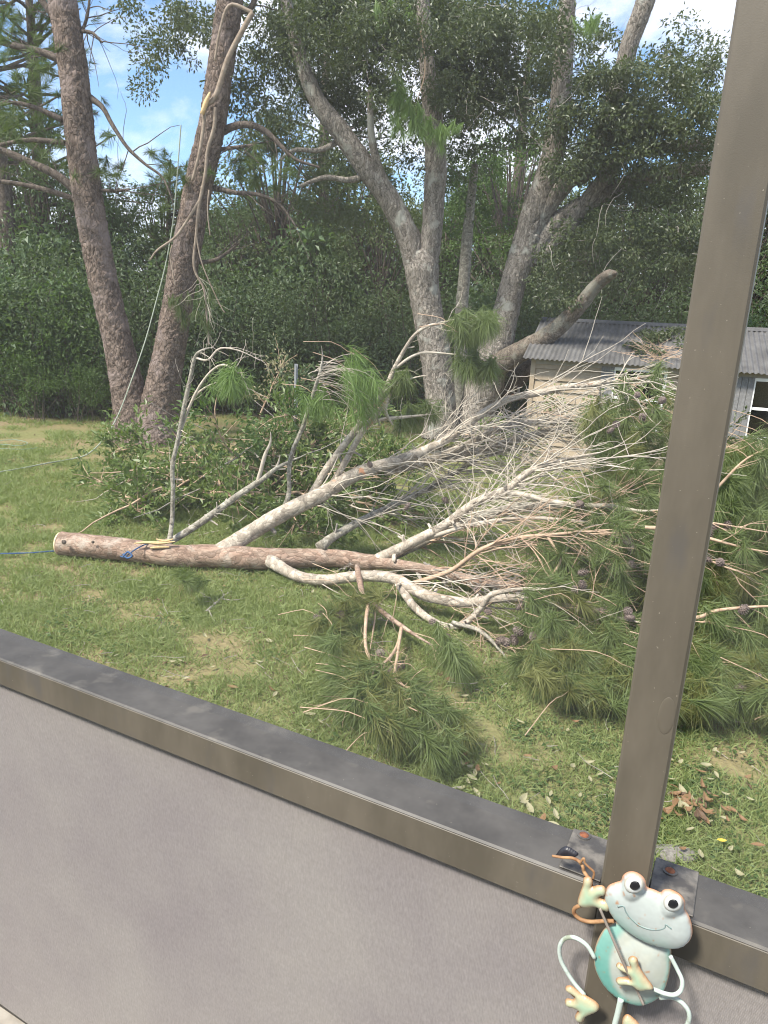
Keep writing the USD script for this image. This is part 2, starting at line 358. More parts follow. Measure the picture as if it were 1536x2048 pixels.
# painted aluminium of the porch frame: bronze paint, chalky weathering and specks
def frame_mat(name, c1, c2, stain=(0.12, 0.11, 0.10), streak=(2, 2, 0.6)):
    mat(name, {"g": ("geometry", {}), "mp": ("mapping", {"scale": streak}), "n": ("noise_texture", {"scale": 5.0, "detail": 6, "roughness": 0.62}), "r": ("rgb_ramp", {"ramp": [(0, c1), (0.38, c1), (0.66, c2), (1, c2)]}),
               "n2": ("noise_texture", {"scale": 260.0, "detail": 2}), "r2": ("rgb_ramp", {"ramp": [(0, (0, 0, 0)), (0.735, (0, 0, 0)), (0.78, (0.6, 0.6, 0.6)), (1, (1, 1, 1))]}),
               "sp": ("mix_color", {"b": (0.30, 0.27, 0.22)}), "n3": ("noise_texture", {"scale": 9.0, "detail": 4}), "r3": ("rgb_ramp", {"ramp": [(0, (0, 0, 0)), (0.60, (0, 0, 0)), (0.72, (0.6, 0.6, 0.6)), (1, (0.8, 0.8, 0.8))]}), "st": ("mix_color", {"b": stain}),
               "n4": ("noise_texture", {"scale": 700.0, "detail": 2}), "b": ("bump", {"strength": 0.12, "distance": 0.001}), "p": ("principled_bsdf", {"roughness": 0.55, "specular_ior_level": 0.45})},
        [("g.position", "mp.vector"), ("mp.vector", "n.vector"), ("n.fac", "r.fac"), ("g.position", "n2.vector"), ("n2.fac", "r2.fac"), ("r.color", "st.a"), ("mp.vector", "n3.vector"), ("n3.fac", "r3.fac"), ("r3.color", "st.fac"), ("st.result", "sp.a"), ("r2.color", "sp.fac"), ("sp.result", "p.base_color"), ("g.position", "n4.vector"), ("n4.fac", "b.height"), ("b.normal", "p.normal")])
frame_mat("frame_paint", (0.078, 0.068, 0.051), (0.115, 0.10, 0.077), stain=(0.075, 0.070, 0.066))
frame_mat("rail_paint", (0.046, 0.043, 0.039), (0.080, 0.075, 0.068), stain=(0.125, 0.115, 0.098))
plain("plate_metal", (0.060, 0.056, 0.052), (0.22, 0.20, 0.17), 34, 0.5, 0.0, 0.15, lo=.42, hi=.72)
plain("rust", (0.12, 0.035, 0.02), (0.28, 0.10, 0.04), 180, 0.85, 0.001)
plain("rust_wire", (0.16, 0.07, 0.03), (0.36, 0.22, 0.11), 60, 0.7)
plain("black_rubber", (0.012, 0.012, 0.015), (0.03, 0.03, 0.035), 60, 0.45)
plain("concrete", (0.26, 0.235, 0.20), (0.42, 0.39, 0.34), 14, 0.9, 0.004)
plain("rail_dark", (0.03, 0.028, 0.025), (0.06, 0.055, 0.05), 30, 0.7)
# dense woven screen cloth of the lower panels: light thread relief, slightly blotched with dust
mat("screen_cloth", {"tc": ("texture_coordinate", {}), "w1": ("wave_texture", {"wave_type": "bands", "bands_direction": "x", "scale": 150.0}), "w2": ("wave_texture", {"wave_type": "bands", "bands_direction": "z", "scale": 150.0}),
                     "mul": ("math", {"math_type": "multiply"}), "n": ("noise_texture", {"scale": 2.2, "detail": 6, "roughness": 0.6}), "mp": ("mapping", {"scale": (330, 330, 110)}), "n2": ("noise_texture", {"scale": 1.0, "detail": 3}),
                     "mp3": ("mapping", {"scale": (40, 40, 260)}), "n3": ("noise_texture", {"scale": 1.0, "detail": 3}),
                     "r": ("rgb_ramp", {"ramp": [(0, (0.235, 0.210, 0.212)), (0.36, (0.285, 0.258, 0.259)), (0.6, (0.345, 0.320, 0.305)), (1, (0.40, 0.375, 0.345))]}),
                     "r1": ("rgb_ramp", {"ramp": [(0, (0.85, 0.85, 0.85)), (0.5, (1, 1, 1)), (1, (1.06, 1.06, 1.06))]}), "r2": ("rgb_ramp", {"ramp": [(0, (0.74, 0.74, 0.74)), (0.5, (1, 1, 1)), (1, (1.3, 1.3, 1.3))]}),
                     "r3": ("rgb_ramp", {"ramp": [(0, (0.92, 0.92, 0.92)), (0.5, (1, 1, 1)), (1, (1.08, 1.08, 1.08))]}),
                     "m1": ("mix_color", {"blend_type": "multiply", "fac": 1.0, "use_clamp": False}), "m2": ("mix_color", {"blend_type": "multiply", "fac": 1.0, "use_clamp": False}), "m3": ("mix_color", {"blend_type": "multiply", "fac": 1.0, "use_clamp": False}),
                     "b": ("bump", {"strength": 0.4, "distance": 0.0006}), "p": ("principled_bsdf", {"roughness": 0.85, "specular_ior_level": 0.2}), "tl": ("translucent_bsdf", {"color": (0.21, 0.19, 0.186)}), "mx": ("mix_closure", {"fac": 0.3})},
    [("tc.object", "w1.vector"), ("tc.object", "w2.vector"), ("w1.fac", "mul.value1"), ("w2.fac", "mul.value2"), ("tc.object", "n.vector"), ("tc.object", "mp.vector"), ("mp.vector", "n2.vector"), ("tc.object", "mp3.vector"), ("mp3.vector", "n3.vector"),
     ("n.fac", "r.fac"), ("mul.value", "r1.fac"), ("n2.fac", "r2.fac"), ("n3.fac", "r3.fac"), ("r.color", "m1.a"), ("r1.color", "m1.b"), ("m1.result", "m2.a"), ("r2.color", "m2.b"), ("m2.result", "m3.a"), ("r3.color", "m3.b"), ("m3.result", "p.base_color"), ("mul.value", "b.height"), ("b.normal", "p.normal"), ("p.BSDF", "mx.closure1"), ("tl.BSDF", "mx.closure2")], "mx.closure")
# open insect screen above: thin grey threads, mostly air
mat("insect_mesh", {"t": ("transparent_bsdf", {"color": (0.95, 0.95, 0.95)}), "d": ("diffuse_bsdf", {"color": (0.25, 0.25, 0.245)}), "m": ("mix_closure", {"fac": 0.045})},
    [("t.BSDF", "m.closure1"), ("d.BSDF", "m.closure2")], "m.closure")
plain("house_paint", (0.62, 0.60, 0.55), (0.68, 0.66, 0.61), 3, 0.8)
plain("siding", (0.29, 0.225, 0.15), (0.37, 0.30, 0.21), 9, 0.75, 0.001)
plain("trim", (0.26, 0.235, 0.19), (0.32, 0.29, 0.24), 9, 0.7)
plain("shutter", (0.13, 0.13, 0.13), (0.22, 0.215, 0.21), 20, 0.8)
plain("white_frame", (0.70, 0.70, 0.68), (0.80, 0.80, 0.78), 9, 0.5)
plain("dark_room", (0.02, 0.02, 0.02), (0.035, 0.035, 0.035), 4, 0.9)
mat("pane", {"f": ("fresnel", {"IOR": 1.5}), "t": ("transparent_bsdf", {"color": (0.8, 0.82, 0.82)}), "g": ("glossy_bsdf", {"roughness": 0.03}), "m": ("mix_closure", {})}, [("f.fac", "m.fac"), ("t.BSDF", "m.closure1"), ("g.BSDF", "m.closure2")], "m.closure")
mat("roof_metal", {"tc": ("texture_coordinate", {}), "n": ("noise_texture", {"scale": 1.6, "detail": 6, "roughness": 0.65}), "mp": ("mapping", {"scale": (1.0, 0.15, 1.0)}), "n2": ("noise_texture", {"scale": 9.0, "detail": 5}),
                   "r": ("rgb_ramp", {"ramp": [(0, (0.050, 0.049, 0.047)), (0.4, (0.082, 0.08, 0.077)), (0.62, (0.13, 0.127, 0.122)), (1, (0.175, 0.17, 0.16))]}), "r2": ("rgb_ramp", {"ramp": [(0, (0.5, 0.5, 0.5)), (0.5, (1, 1, 1)), (1, (1.3, 1.3, 1.3))]}),
                   "m": ("mix_color", {"blend_type": "multiply", "fac": 1.0, "use_clamp": False}), "p": ("principled_bsdf", {"roughness": 0.62, "specular_ior_level": 0.25})},
    [("tc.object", "n.vector"), ("tc.object", "mp.vector"), ("mp.vector", "n2.vector"), ("n.fac", "r.fac"), ("n2.fac", "r2.fac"), ("r.color", "m.a"), ("r2.color", "m.b"), ("m.result", "p.base_color")])
plain("galv", (0.30, 0.31, 0.31), (0.42, 0.43, 0.43), 30, 0.5, 0, 0.5)
plain("rope_pale", (0.22, 0.25, 0.19), (0.33, 0.36, 0.28), 60, 0.8)
plain("rope_blue", (0.02, 0.055, 0.14), (0.045, 0.11, 0.24), 60, 0.7)
plain("rope_green", (0.14, 0.22, 0.16), (0.24, 0.32, 0.24), 60, 0.7)
mat("frog_enamel", {"a": ("attribute", {"attribute": "tint"}), "g": ("geometry", {}), "n": ("noise_texture", {"scale": 120.0, "detail": 4}), "r": ("rgb_ramp", {"ramp": [(0, (0.86, 0.86, 0.86)), (1, (1.1, 1.1, 1.1))]}), "m": ("mix_color", {"blend_type": "multiply", "fac": 1.0, "use_clamp": False}), "p": ("principled_bsdf", {"roughness": 0.38, "specular_ior_level": 0.5})},
    [("g.position", "n.vector"), ("n.fac", "r.fac"), ("a.color", "m.a"), ("r.color", "m.b"), ("m.result", "p.base_color")])
plain("frog_wire", (0.22, 0.25, 0.19), (0.42, 0.49, 0.45), 45, 0.5, lo=.3, hi=.48)
plain("frog_mouth", (0.14, 0.20, 0.20), (0.20, 0.26, 0.25), 60, 0.5)
plain("frog_pupil", (0.010, 0.010, 0.012), (0.02, 0.02, 0.022), 60, 0.35)
plain("rod_metal", (0.22, 0.19, 0.16), (0.36, 0.31, 0.27), 60, 0.5, 0, 0.4)
plain("footing_rubble", (0.12, 0.11, 0.095), (0.26, 0.245, 0.215), 60, 0.9, 0.01)

# ================================================================== THE SETTING
def ground_z(x, y):
    p = np.stack([np.asarray(x) * 0.45, np.asarray(y) * 0.45, np.zeros_like(np.asarray(x, float))], -1)
    return 0.07 * (meshkit.fbm(p, 3, 5) - 0.5)


gx = np.concatenate([np.linspace(-120, -16, 27), np.linspace(-15.5, 15.5, 156), np.linspace(16, 120, 27)])
gy = np.concatenate([np.linspace(-60, 0, 16), np.linspace(0.2, 22, 110), np.linspace(23, 160, 40)])
GX, GY = np.meshgrid(gx, gy)
gv = np.stack([GX.ravel(), GY.ravel(), ground_z(GX.ravel(), GY.ravel())], 1)
ii = (np.arange(len(gy) - 1)[:, None] * len(gx) + np.arange(len(gx) - 1)[None]).ravel()
gf = np.concatenate([np.stack([ii, ii + 1, ii + len(gx) + 1], 1), np.stack([ii, ii + len(gx) + 1, ii + len(gx)], 1)])
tag(put("lawn", (gv, gf), "lawn_soil", smooth=True), kind="structure")

# ------------------------------------------------------------------ the porch: floor, frame, screens
FLOOR, RAIL_Z = 0.685, 1.75
RA = at_z(0, 1255, RAIL_Z)                       # far upper edge of the rail
T = unit(np.array([1.36, -0.68, 0.0])); NI = np.array([T[1], -T[0], 0.0])      # along the wall, and into the porch
if NI @ np.array([0, 1, 0]) > 0: NI = -NI
W0 = RA - T * 0.0


def wall_pt(s, d, z):
    """s along the wall from the left picture edge, d into the porch from the rail's far edge, z up."""
    return np.array([*(W0 + T * s + NI * d)[:2], z])


def wall_box(s0, s1, d0, d1, z0, z1, bev=0.004):
    v, f = bevel_box(s1 - s0, d1 - d0, z1 - z0, bev)
    v = v + [(s0 + s1) / 2, (d0 + d1) / 2, (z0 + z1) / 2]
    w = W0[:2] + v[:, :1] * T[:2] + v[:, 1:2] * NI[:2]
    # (s, d, z) is left-handed here: flip the faces
    return np.column_stack([w, v[:, 2]]), f[:, ::-1]


def on_wall(x, y, d):
    """The point where the sight line through (x, y) meets the plane d metres inside the rail's far edge."""
    r = ray(x, y); n = NI
    t = ((W0 + NI * d - EYE) @ n) / (r @ n)
    return EYE + r * t


def wall_s(P): return (P - W0) @ T


RAIL_D, RAIL_H = 0.100, 0.058
post_s0, post_s1 = wall_s(on_wall(1205, 1740, RAIL_D + .004)), wall_s(on_wall(1302, 1740, RAIL_D + .004))
P0 = np.array([*(W0 + NI * 0.05)[:2], FLOOR])
wallx = thing_at("porch_screen_wall", "bronze painted aluminium porch frame with grey screen cloth below the rail", "porch screen", P0)
put("post", wall_box(post_s0, post_s1, RAIL_D - 0.05, RAIL_D + 0.004, FLOOR, 4.3, 0.003), "frame_paint", wallx)
for a, b in ((-2.2, post_s0), (post_s1, 2.4)):
    put("rail", cat(wall_box(a, b, 0.0, RAIL_D, RAIL_Z - RAIL_H, RAIL_Z, 0.003)), "rail_paint", wallx)
    put("rail_face", cat(wall_box(a, b, RAIL_D + .0005, RAIL_D + .0025, RAIL_Z - RAIL_H - 0.004, RAIL_Z - 0.003, 0.0008)), "frame_paint", wallx)
    put("bottom_rail", wall_box(a, b, 0.03, 0.085, FLOOR + 0.004, FLOOR + 0.028, 0.003), "rail_dark", wallx)
    # cloth as a fine sheet with a slight belly
    n1, n2 = 60, 24
    S, Z = np.meshgrid(np.linspace(a, b, n1), np.linspace(FLOOR + 0.02, RAIL_Z - RAIL_H + 0.01, n2))
    u, w = (S - a) / (b - a), (Z - Z.min()) / (Z.max() - Z.min())
    D = RAIL_D - 0.012 - 0.006 * np.sin(u * np.pi) * np.sin(w * np.pi) + 0.0015 * np.sin(u * 40)
    v = np.column_stack([W0[:2] + S.reshape(-1, 1) * T[:2] + D.reshape(-1, 1) * NI[:2], Z.ravel()])
    i = (np.arange(n2 - 1)[:, None] * n1 + np.arange(n1 - 1)[None]).ravel()
    put("screen_cloth", (v, np.concatenate([np.stack([i, i + 1, i + n1 + 1], 1), np.stack([i, i + n1 + 1, i + n1], 1)])), "screen_cloth", wallx, smooth=True)
    # open insect screen above the rail
    q = [wall_pt(a, 0.03, RAIL_Z), wall_pt(b, 0.03, RAIL_Z), wall_pt(b, 0.03, 4.3), wall_pt(a, 0.03, 4.3)]
    put("insect_screen", (np.array(q), np.array([[0, 1, 2], [0, 2, 3]])), "insect_mesh", wallx)
# corner plates on the rail, each with a rusty screw
for k, (sx_, sy_, w_) in enumerate(((1168, 1672, 0.060), (1340, 1743, 0.060))):
    c = at_z(sx_, sy_, RAIL_Z + .002); s = wall_s(c)
    a, b = (post_s0 - w_, post_s0 - .001) if k == 0 else (post_s1 + .001, post_s1 + w_)
    pl = put("corner_plate", wall_box(a, b, 0.001, RAIL_D - 0.006, RAIL_Z + 0.0003, RAIL_Z + 0.0030, 0.001), "plate_metal", wallx)
    scr = trimesh.creation.icosphere(2, 0.0072); scr.apply_scale((1, 1, 0.45)); scr.apply_translation((*c[:2], RAIL_Z + 0.003))
    put("screw", scr, "rust", pl, smooth=True)
    wsh = trimesh.creation.annulus(0.0070, 0.0105, 0.0012, sections=24); wsh.apply_translation((c[0], c[1], RAIL_Z + 0.0037))
    put("washer", wsh, "plate_metal", pl)
c = on_wall(1350, 1782, RAIL_D)                                # screw low on the right plate, beside the frog's eye
# shallow knock-out on the post's right edge
c = on_wall(1333, 1432, RAIL_D + .004); dn = trimesh.creation.icosphere(3, 1.0); dn.apply_scale((0.010, 0.0013, 0.026))
v = np.array(dn.vertices); v = np.column_stack([c[:2] + v[:, :1] * T[:2] + v[:, 1:2] * NI[:2], c[2] + v[:, 2]])
put("knockout_cap", (v, np.array(dn.faces)[:, ::-1]), "frame_paint", wallx, smooth=True)

# porch floor slab on this side of the wall
fl = [wall_pt(-3.0, 0.02, 0), wall_pt(3.0, 0.02, 0), wall_pt(3.0, 5.05, 0), wall_pt(-3.0, 5.05, 0)]
v = np.array([[*p[:2], z] for z in (0.05, FLOOR) for p in fl])
f = np.array([[4, 5, 6], [4, 6, 7], [0, 2, 1], [0, 3, 2]] + [t for k in range(4) for t in ([k, (k + 1) % 4, 4 + (k + 1) % 4], [k, 4 + (k + 1) % 4, 4 + k])])
fm = trimesh.Trimesh(v, f); fm.fix_normals()
tag(put("porch_floor", fm, "concrete"), kind="structure")

# the house: soffit over the porch and the wall at our back
hs = thing_at("house", "cream house wall and soffit that enclose the screened porch", "house", wall_pt(0, 5.1, FLOOR))
for nm, (s0_, s1_, d0_, d1_, z0_, z1_) in (("soffit", (-5.2, 5.2, 2.7, 5.3, 3.85, 4.0)), ("wall", (-5.2, 5.2, 5.1, 5.25, 0, 3.85))):
    put(nm, wall_box(s0_, s1_, d0_, d1_, z0_, z1_, .01), "house_paint", hs)

# bare rubbly concrete footing outside, right of the post
c = at_z(1345, 1708, 0.0); fo = trimesh.creation.icosphere(3, 1.0); fo.apply_scale((0.12, 0.06, 0.03)); v = np.array(fo.vertices)
v *= (1 + 0.35 * (meshkit.fbm(v * 3 + 4, 3, 2) - 0.5))[:, None]
tag(put("concrete_footing", (v + c, fo.faces), "footing_rubble", smooth=40), "low rough pale concrete footing in the grass right of the post", "footing")

# ------------------------------------------------------------------ frog ornament (pressed tin on wire), hung on the post
FD = RAIL_D + 0.030
FZ = 1536 / 500.0


def fpix(p): return 1036 + p[0] / FZ, 1580 + p[1] / FZ


def fpt(p, d=FD):
    """Frog drawing coordinates to a point of the frog's plane."""
    return on_wall(*fpix(p), d)


FO = fpt((700, 1000))
frog = thing_at("frog_ornament", "pale mint green tin frog ornament holding a rod, on the porch post", "ornament", FO)


def smooth_outline(pts, n=120):
    P = np.array(list(pts) + [pts[0], pts[1], pts[2]], float)
    Q = spline(P, n + 30)
    poly = Polygon(spline(np.array(list(pts) + [pts[0]]), n)).buffer(0)
    return poly if poly.geom_type == "Polygon" else max(poly.geoms, key=lambda g: g.area)


def pressed(name, pts, d0, dome, tint, parent, step=11.0, thick=0.0016, rim=18.0, mat_="frog_enamel", bumps=()):
    """A pressed tin shape: outline in drawing units, dome height in metres; tint(distance to edge, x, y) gives the paint."""
    from scipy.spatial import Delaunay
    poly = smooth_outline(pts)
    bd = np.array([poly.exterior.interpolate(t, normalized=True).coords[0] for t in np.linspace(0, 1, 140, endpoint=False)])
    x0, y0, x1, y1 = poly.bounds
    X, Y = np.meshgrid(np.arange(x0, x1, step), np.arange(y0, y1, step)); X[1::2] += step / 2
    inn = poly.buffer(-step * 0.55)
    ok = contains_xy(inn, X.ravel(), Y.ravel())
    P2 = np.vstack([bd, np.column_stack([X.ravel(), Y.ravel()])[ok]])
    tri = Delaunay(P2).simplices
    cen = P2[tri].mean(1)
    tri = tri[contains_xy(poly, cen[:, 0], cen[:, 1])]
    ed = np.array([poly.exterior.distance(Point(*p)) for p in P2]); ed[:140] = 0
    inr = ed.max()
    t = np.clip(ed / inr, 0, 1)
    h = dome * np.sqrt(1 - (1 - t) ** 2)
    for bx, by, br, bh in bumps:
        q = np.hypot(P2[:, 0] - bx, P2[:, 1] - by) / br
        h = h + bh * np.clip(1 - q ** 2, 0, 1)
    fr = np.array([fpt(p, d0) for p in P2]) + NI * h[:, None]
    bk = np.array([fpt(p, d0 - thick) for p in P2[:140]])
    n = len(P2)
    a, b, c_ = P2[tri[:, 0]], P2[tri[:, 1]], P2[tri[:, 2]]
    cr = (b[:, 0] - a[:, 0]) * (c_[:, 1] - a[:, 1]) - (b[:, 1] - a[:, 1]) * (c_[:, 0] - a[:, 0])
    tri[cr > 0] = tri[cr > 0][:, ::-1]            # drawing y runs down: these face the porch
    k = np.arange(140); k2 = (k + 1) % 140
    side = np.concatenate([np.stack([k, n + k, n + k2], 1), np.stack([k, n + k2, k2], 1)])
    back = np.array([fpt((poly.centroid.x, poly.centroid.y), d0 - thick)])
    cap = np.stack([np.full(140, n + 140), n + k2, n + k], 1)
    V = np.vstack([fr, bk, back])
    col = np.array([tint(e, x, y) for e, (x, y) in zip(np.concatenate([ed, np.zeros(141)]), np.vstack([P2, P2[:140], [[0, 0]]]))])
    return put(name, (V, np.concatenate([tri, side, cap])), mat_, parent, smooth=True, color=col)


def mixc(a, b, t): return np.asarray(a) * (1 - t) + np.asarray(b) * t


WHITE, MINT, TEAL, RUST, CREAM = (0.37, 0.41, 0.40), (0.22, 0.39, 0.345), (0.095, 0.30, 0.26), (0.42, 0.17, 0.06), (0.40, 0.32, 0.20)


def nz(x, y, s): return float(meshkit.fbm(np.array([[x / s, y / s, 1.7]]), 3, 3)[0])


def head_tint(e, x, y):
    t = np.clip(((y - 700) * 0.0022 + (560 - x) * 0.0016 + 0.25) + 0.35 * (nz(x, y, 60) - 0.5), 0, 1) * np.clip(1.25 - e / 150, 0, 1)
    c = mixc(WHITE, mixc(MINT, TEAL, np.clip(t * 1.2 - 0.3, 0, 1)), np.clip(t * 1.6, 0, 1))
    c = chips(c, x, y, .69); return mixc(RUST, c, np.clip((e - 1.5 + 10 * (nz(x, y, 40) - 0.45)) / 9, 0.1, 1))


def body_tint(e, x, y):
    belly = np.clip((1 - np.hypot((x - 745) / 175, (y - 1050) / 235)) * 6 + 0.5, 0, 1)
    t = np.clip((y - 1000) * 0.002 + (640 - x) * 0.0035 + 0.35 + 0.4 * (nz(x, y, 50) - 0.5), 0, 1)
    c = mixc(mixc(MINT, TEAL, t * 0.85), mixc(WHITE, (0.44, 0.43, 0.34), nz(x, y, 45) * 0.7), belly * (0.95 - 0.35 * np.clip((y - 1180) / 150, 0, 1)))
    c = chips(c, x, y, .70); return mixc(RUST, c, np.clip((e - 1 + 8 * (nz(x, y, 40) - 0.45)) / 7, 0.25, 1))


def hand_tint(e, x, y):
    c = mixc(CREAM, (0.32, 0.44, 0.31), np.clip(e / 45 + 0.8 * (nz(x, y, 35) - 0.5), 0, 1))
    return mixc((0.30, 0.13, 0.05), c, np.clip(e / 10 + 0.5 * (nz(x, y, 30) - 0.3), 0.15, 1))


def chips(c, x, y, k=.66):
    """Rust showing where the enamel is chipped."""
    return mixc(c, (0.36, 0.17, 0.07), np.clip((nz(x, y, 22) - k) * 14, 0, .85))


def eye_tint(e, x, y): return mixc((0.36, 0.33, 0.25), (0.55, 0.57, 0.56), np.clip(e / 14, 0, 1))


head_out = [(536, 620), (556, 586), (600, 566), (634, 556), (640, 532), (660, 510), (690, 499), (730, 505), (765, 528), (785, 560), (792, 594), (840, 612), (876, 628), (892, 613), (930, 608), (980, 625), (1013, 655), (1028, 690), (1026, 728), (1052, 775), (1068, 830), (1071, 885), (1050, 932), (1010, 962), (950, 972), (880, 963), (800, 940), (720, 900), (650, 850), (590, 792), (548, 725), (530, 665)]
body_out = [(590, 812), (532, 850), (490, 920), (468, 1000), (470, 1080), (500, 1160), (550, 1230), (620, 1285), (700, 1318), (770, 1323), (850, 1288), (902, 1222), (930, 1130), (939, 1050), (935, 960), (860, 880), (740, 820), (650, 800)]
pressed("body", body_out, FD - 0.006, 0.010, body_tint, frog, bumps=((745, 1060, 170, 0.004),))
hd = pressed("head", head_out, FD + 0.006, 0.012, head_tint, frog, bumps=((712, 575, 75, 0.006), (955, 680, 75, 0.006)))
for (ex, ey, px_, py_) in ((712, 580, 718, 588), (953, 692, 953, 700)):
    th = np.linspace(0, 2 * np.pi, 16, endpoint=False)
    ey_ = pressed("eye", [(ex + 60 * math.cos(t), ey + 56 * math.sin(t)) for t in th], FD + 0.0215, 0.0035, eye_tint, hd if False else frog, step=9)
    pressed("pupil", [(px_ + 31 * math.cos(t) * (1 + 0.05 * math.sin(5 * t)), py_ + 28 * math.sin(t)) for t in th], FD + 0.0255, 0.0012, lambda e, x, y: (0.012, 0.012, 0.014), ey_, step=9)


def fwire(name, pts, r, mat_, d=FD, parent=frog, seg=40, taper=1.0):
    d = np.broadcast_to(d, len(pts)) if np.ndim(d) == 0 else np.asarray(d)
    P = spline(np.array([fpt(p, dd) for p, dd in zip(pts, d)]), seg)
    return put(name, tubes(P[None], (np.linspace(1, taper, seg) * r)[None], 8), mat_, parent, smooth=True)


fwire("mouth", [(612, 716), (632, 712), (652, 716), (662, 745), (690, 785), (740, 828), (800, 853), (860, 858), (900, 846), (908, 825), (925, 838), (942, 852)], 0.0011, "frog_mouth", FD + 0.0172, hd, 60)
fwire("arm", [(590, 806), (530, 805), (450, 810), (385, 795), (345, 758), (350, 726), (385, 708)], 0.0028, "rust_wire", FD + .002)
fwire("arm", [(936, 1020), (978, 1100), (1008, 1170), (1000, 1230), (960, 1258), (900, 1250), (830, 1222)], 0.0028, "frog_wire", [FD, FD, FD + .003, FD + .006, FD + .01, FD + .013, FD + .013])
fwire("leg", [(470, 1030), (424, 955), (352, 908), (290, 912), (256, 962), (262, 1040), (302, 1120), (350, 1192), (408, 1258)], 0.0030, "frog_wire", FD)
fwire("leg", [(870, 1276), (940, 1272), (1000, 1300), (1043, 1350), (1052, 1400), (1035, 1450), (1000, 1500)], 0.0030, "frog_wire", FD)
fwire("leg", [(632, 1285), (614, 1370), (594, 1450), (585, 1520)], 0.0042, "frog_wire", FD)
fwire("rod", [(503, 728), (655, 1080), (735, 1240), (770, 1318)], 0.0019, "rod_metal", [FD + .014, FD + .022, FD + .010, FD + .012])
pressed("hand", [(405, 535), (440, 532), (460, 562), (456, 592), (490, 584), (524, 588), (541, 612), (538, 642), (508, 652), (506, 664), (555, 684), (570, 716), (556, 742), (520, 738), (468, 716), (420, 722), (380, 712), (366, 690), (376, 645), (396, 590), (400, 560)], FD + .008, 0.007, hand_tint, frog, step=9)
pressed("hand", [(832, 1222), (798, 1228), (742, 1230), (702, 1204), (660, 1196), (622, 1196), (600, 1172), (614, 1150), (656, 1152), (694, 1160), (672, 1128), (624, 1104), (602, 1080), (618, 1058), (656, 1078), (690, 1082), (676, 1040), (700, 1018), (733, 1034), (744, 1080), (788, 1148), (826, 1200)], FD + .018, 0.006, hand_tint, frog, step=9)
pressed("foot", [(298, 1202), (330, 1202), (384, 1243), (430, 1268), (480, 1300), (500, 1330), (490, 1356), (440, 1380), (412, 1396), (400, 1420), (370, 1422), (350, 1402), (356, 1376), (372, 1356), (338, 1336), (300, 1326), (288, 1302), (300, 1280), (340, 1284), (346, 1264), (300, 1236), (290, 1216)], FD + .002, 0.007, hand_tint, frog, step=9)
pressed("foot", [(638, 1440), (645, 1398), (672, 1376), (712, 1402), (748, 1440), (770, 1480), (740, 1520), (680, 1520), (646, 1490)], FD + .002, 0.007, hand_tint, frog, step=9)
fwire("hook", [(436, 545), (405, 500), (398, 470), (372, 436), (330, 418), (270, 414), (212, 405)], 0.0026, "rust_wire", [FD + .006, FD, FD, FD - .006, FD - .01, FD - .012, FD - .012], taper=0.7)
fwire("hook", [(380, 450), (404, 420), (412, 450), (440, 478), (466, 505), (462, 545)], 0.0016, "rust_wire", FD + .002)
pressed("rubber_cap", [(232, 398), (262, 360), (300, 345), (345, 368), (372, 392), (350, 412), (300, 410)], FD - .022, 0.005, lambda e, x, y: (0.02, 0.02, 0.026), frog, step=9)

# ================================================================== THE SHED
SA = at(1050, 716, 13.0); SB = at(1536, 744, 11.75)
su = unit(np.array([*(SB - SA)[:2], 0.0])); sd = np.array([-su[1], su[0], 0.0])       # along the wall, and away from us
if sd[1] < 0: sd = -sd
EAVE = float((SA[2] + SB[2]) / 2); S_O = np.array([*SA[:2], 0.0]) + sd * 0.22 + su * 0.12
S_LEN, S_DEP = 8.2, 3.4
RIDGE = EAVE + 0.66


def sp(s, d, z): return S_O + su * s + sd * d + np.array([0, 0, z])


def sbox(s0, s1, d0, d1, z0, z1, tilt=0.0, bev=None):
    v, f = box(s0, s1, d0, d1, z0, z1)
    if tilt: v[:, 1] += np.where(v[:, 2] > (z0 + z1) / 2, tilt, 0)
    return S_O + v[:, :1] * su + v[:, 1:2] * sd + v[:, 2:] * np.array([0, 0, 1.0]), f


def wall_px(x, y):
    r = ray(x, y); t = ((S_O - EYE) @ sd) / (r @ sd); P = EYE + r * t - S_O
    return P @ su, P[2]


shed = thing_at("garden_shed", "tan lap sided shed with grey corrugated metal roof behind the fallen pine", "shed", S_O)
s1, z1 = wall_px(1232, 742); s2, z2 = wall_px(1512, 762); _, zb2 = wall_px(1512, 872)
WINS = [(s1, s1 + 0.78, zb2 - 0.02, z2 + 0.02), (s2, s2 + 0.78, zb2, z2)]
SHUT = [(WINS[0][0] - 0.24, WINS[0][0] - 0.02), (WINS[1][0] - 0.31, WINS[1][0] - 0.02)]
put("wall", cat(sbox(0, S_LEN, S_DEP - .1, S_DEP, 0, EAVE), sbox(0.004, .1, .12, S_DEP - .1, 0, EAVE), sbox(S_LEN - .1, S_LEN, .12, S_DEP - .1, 0, EAVE)), "siding", shed)
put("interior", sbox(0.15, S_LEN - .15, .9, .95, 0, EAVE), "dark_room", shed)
gv = np.array([sp(0.002, 0, EAVE), sp(0.002, S_DEP, EAVE), sp(0.002, S_DEP / 2, RIDGE - .03), sp(.08, 0, EAVE), sp(.08, S_DEP, EAVE), sp(.08, S_DEP / 2, RIDGE - .03)])
put("gable", trimesh.convex.convex_hull(gv), "siding", shed)
nb = int(round(EAVE / 0.205)); bh = (EAVE - 0.03) / nb
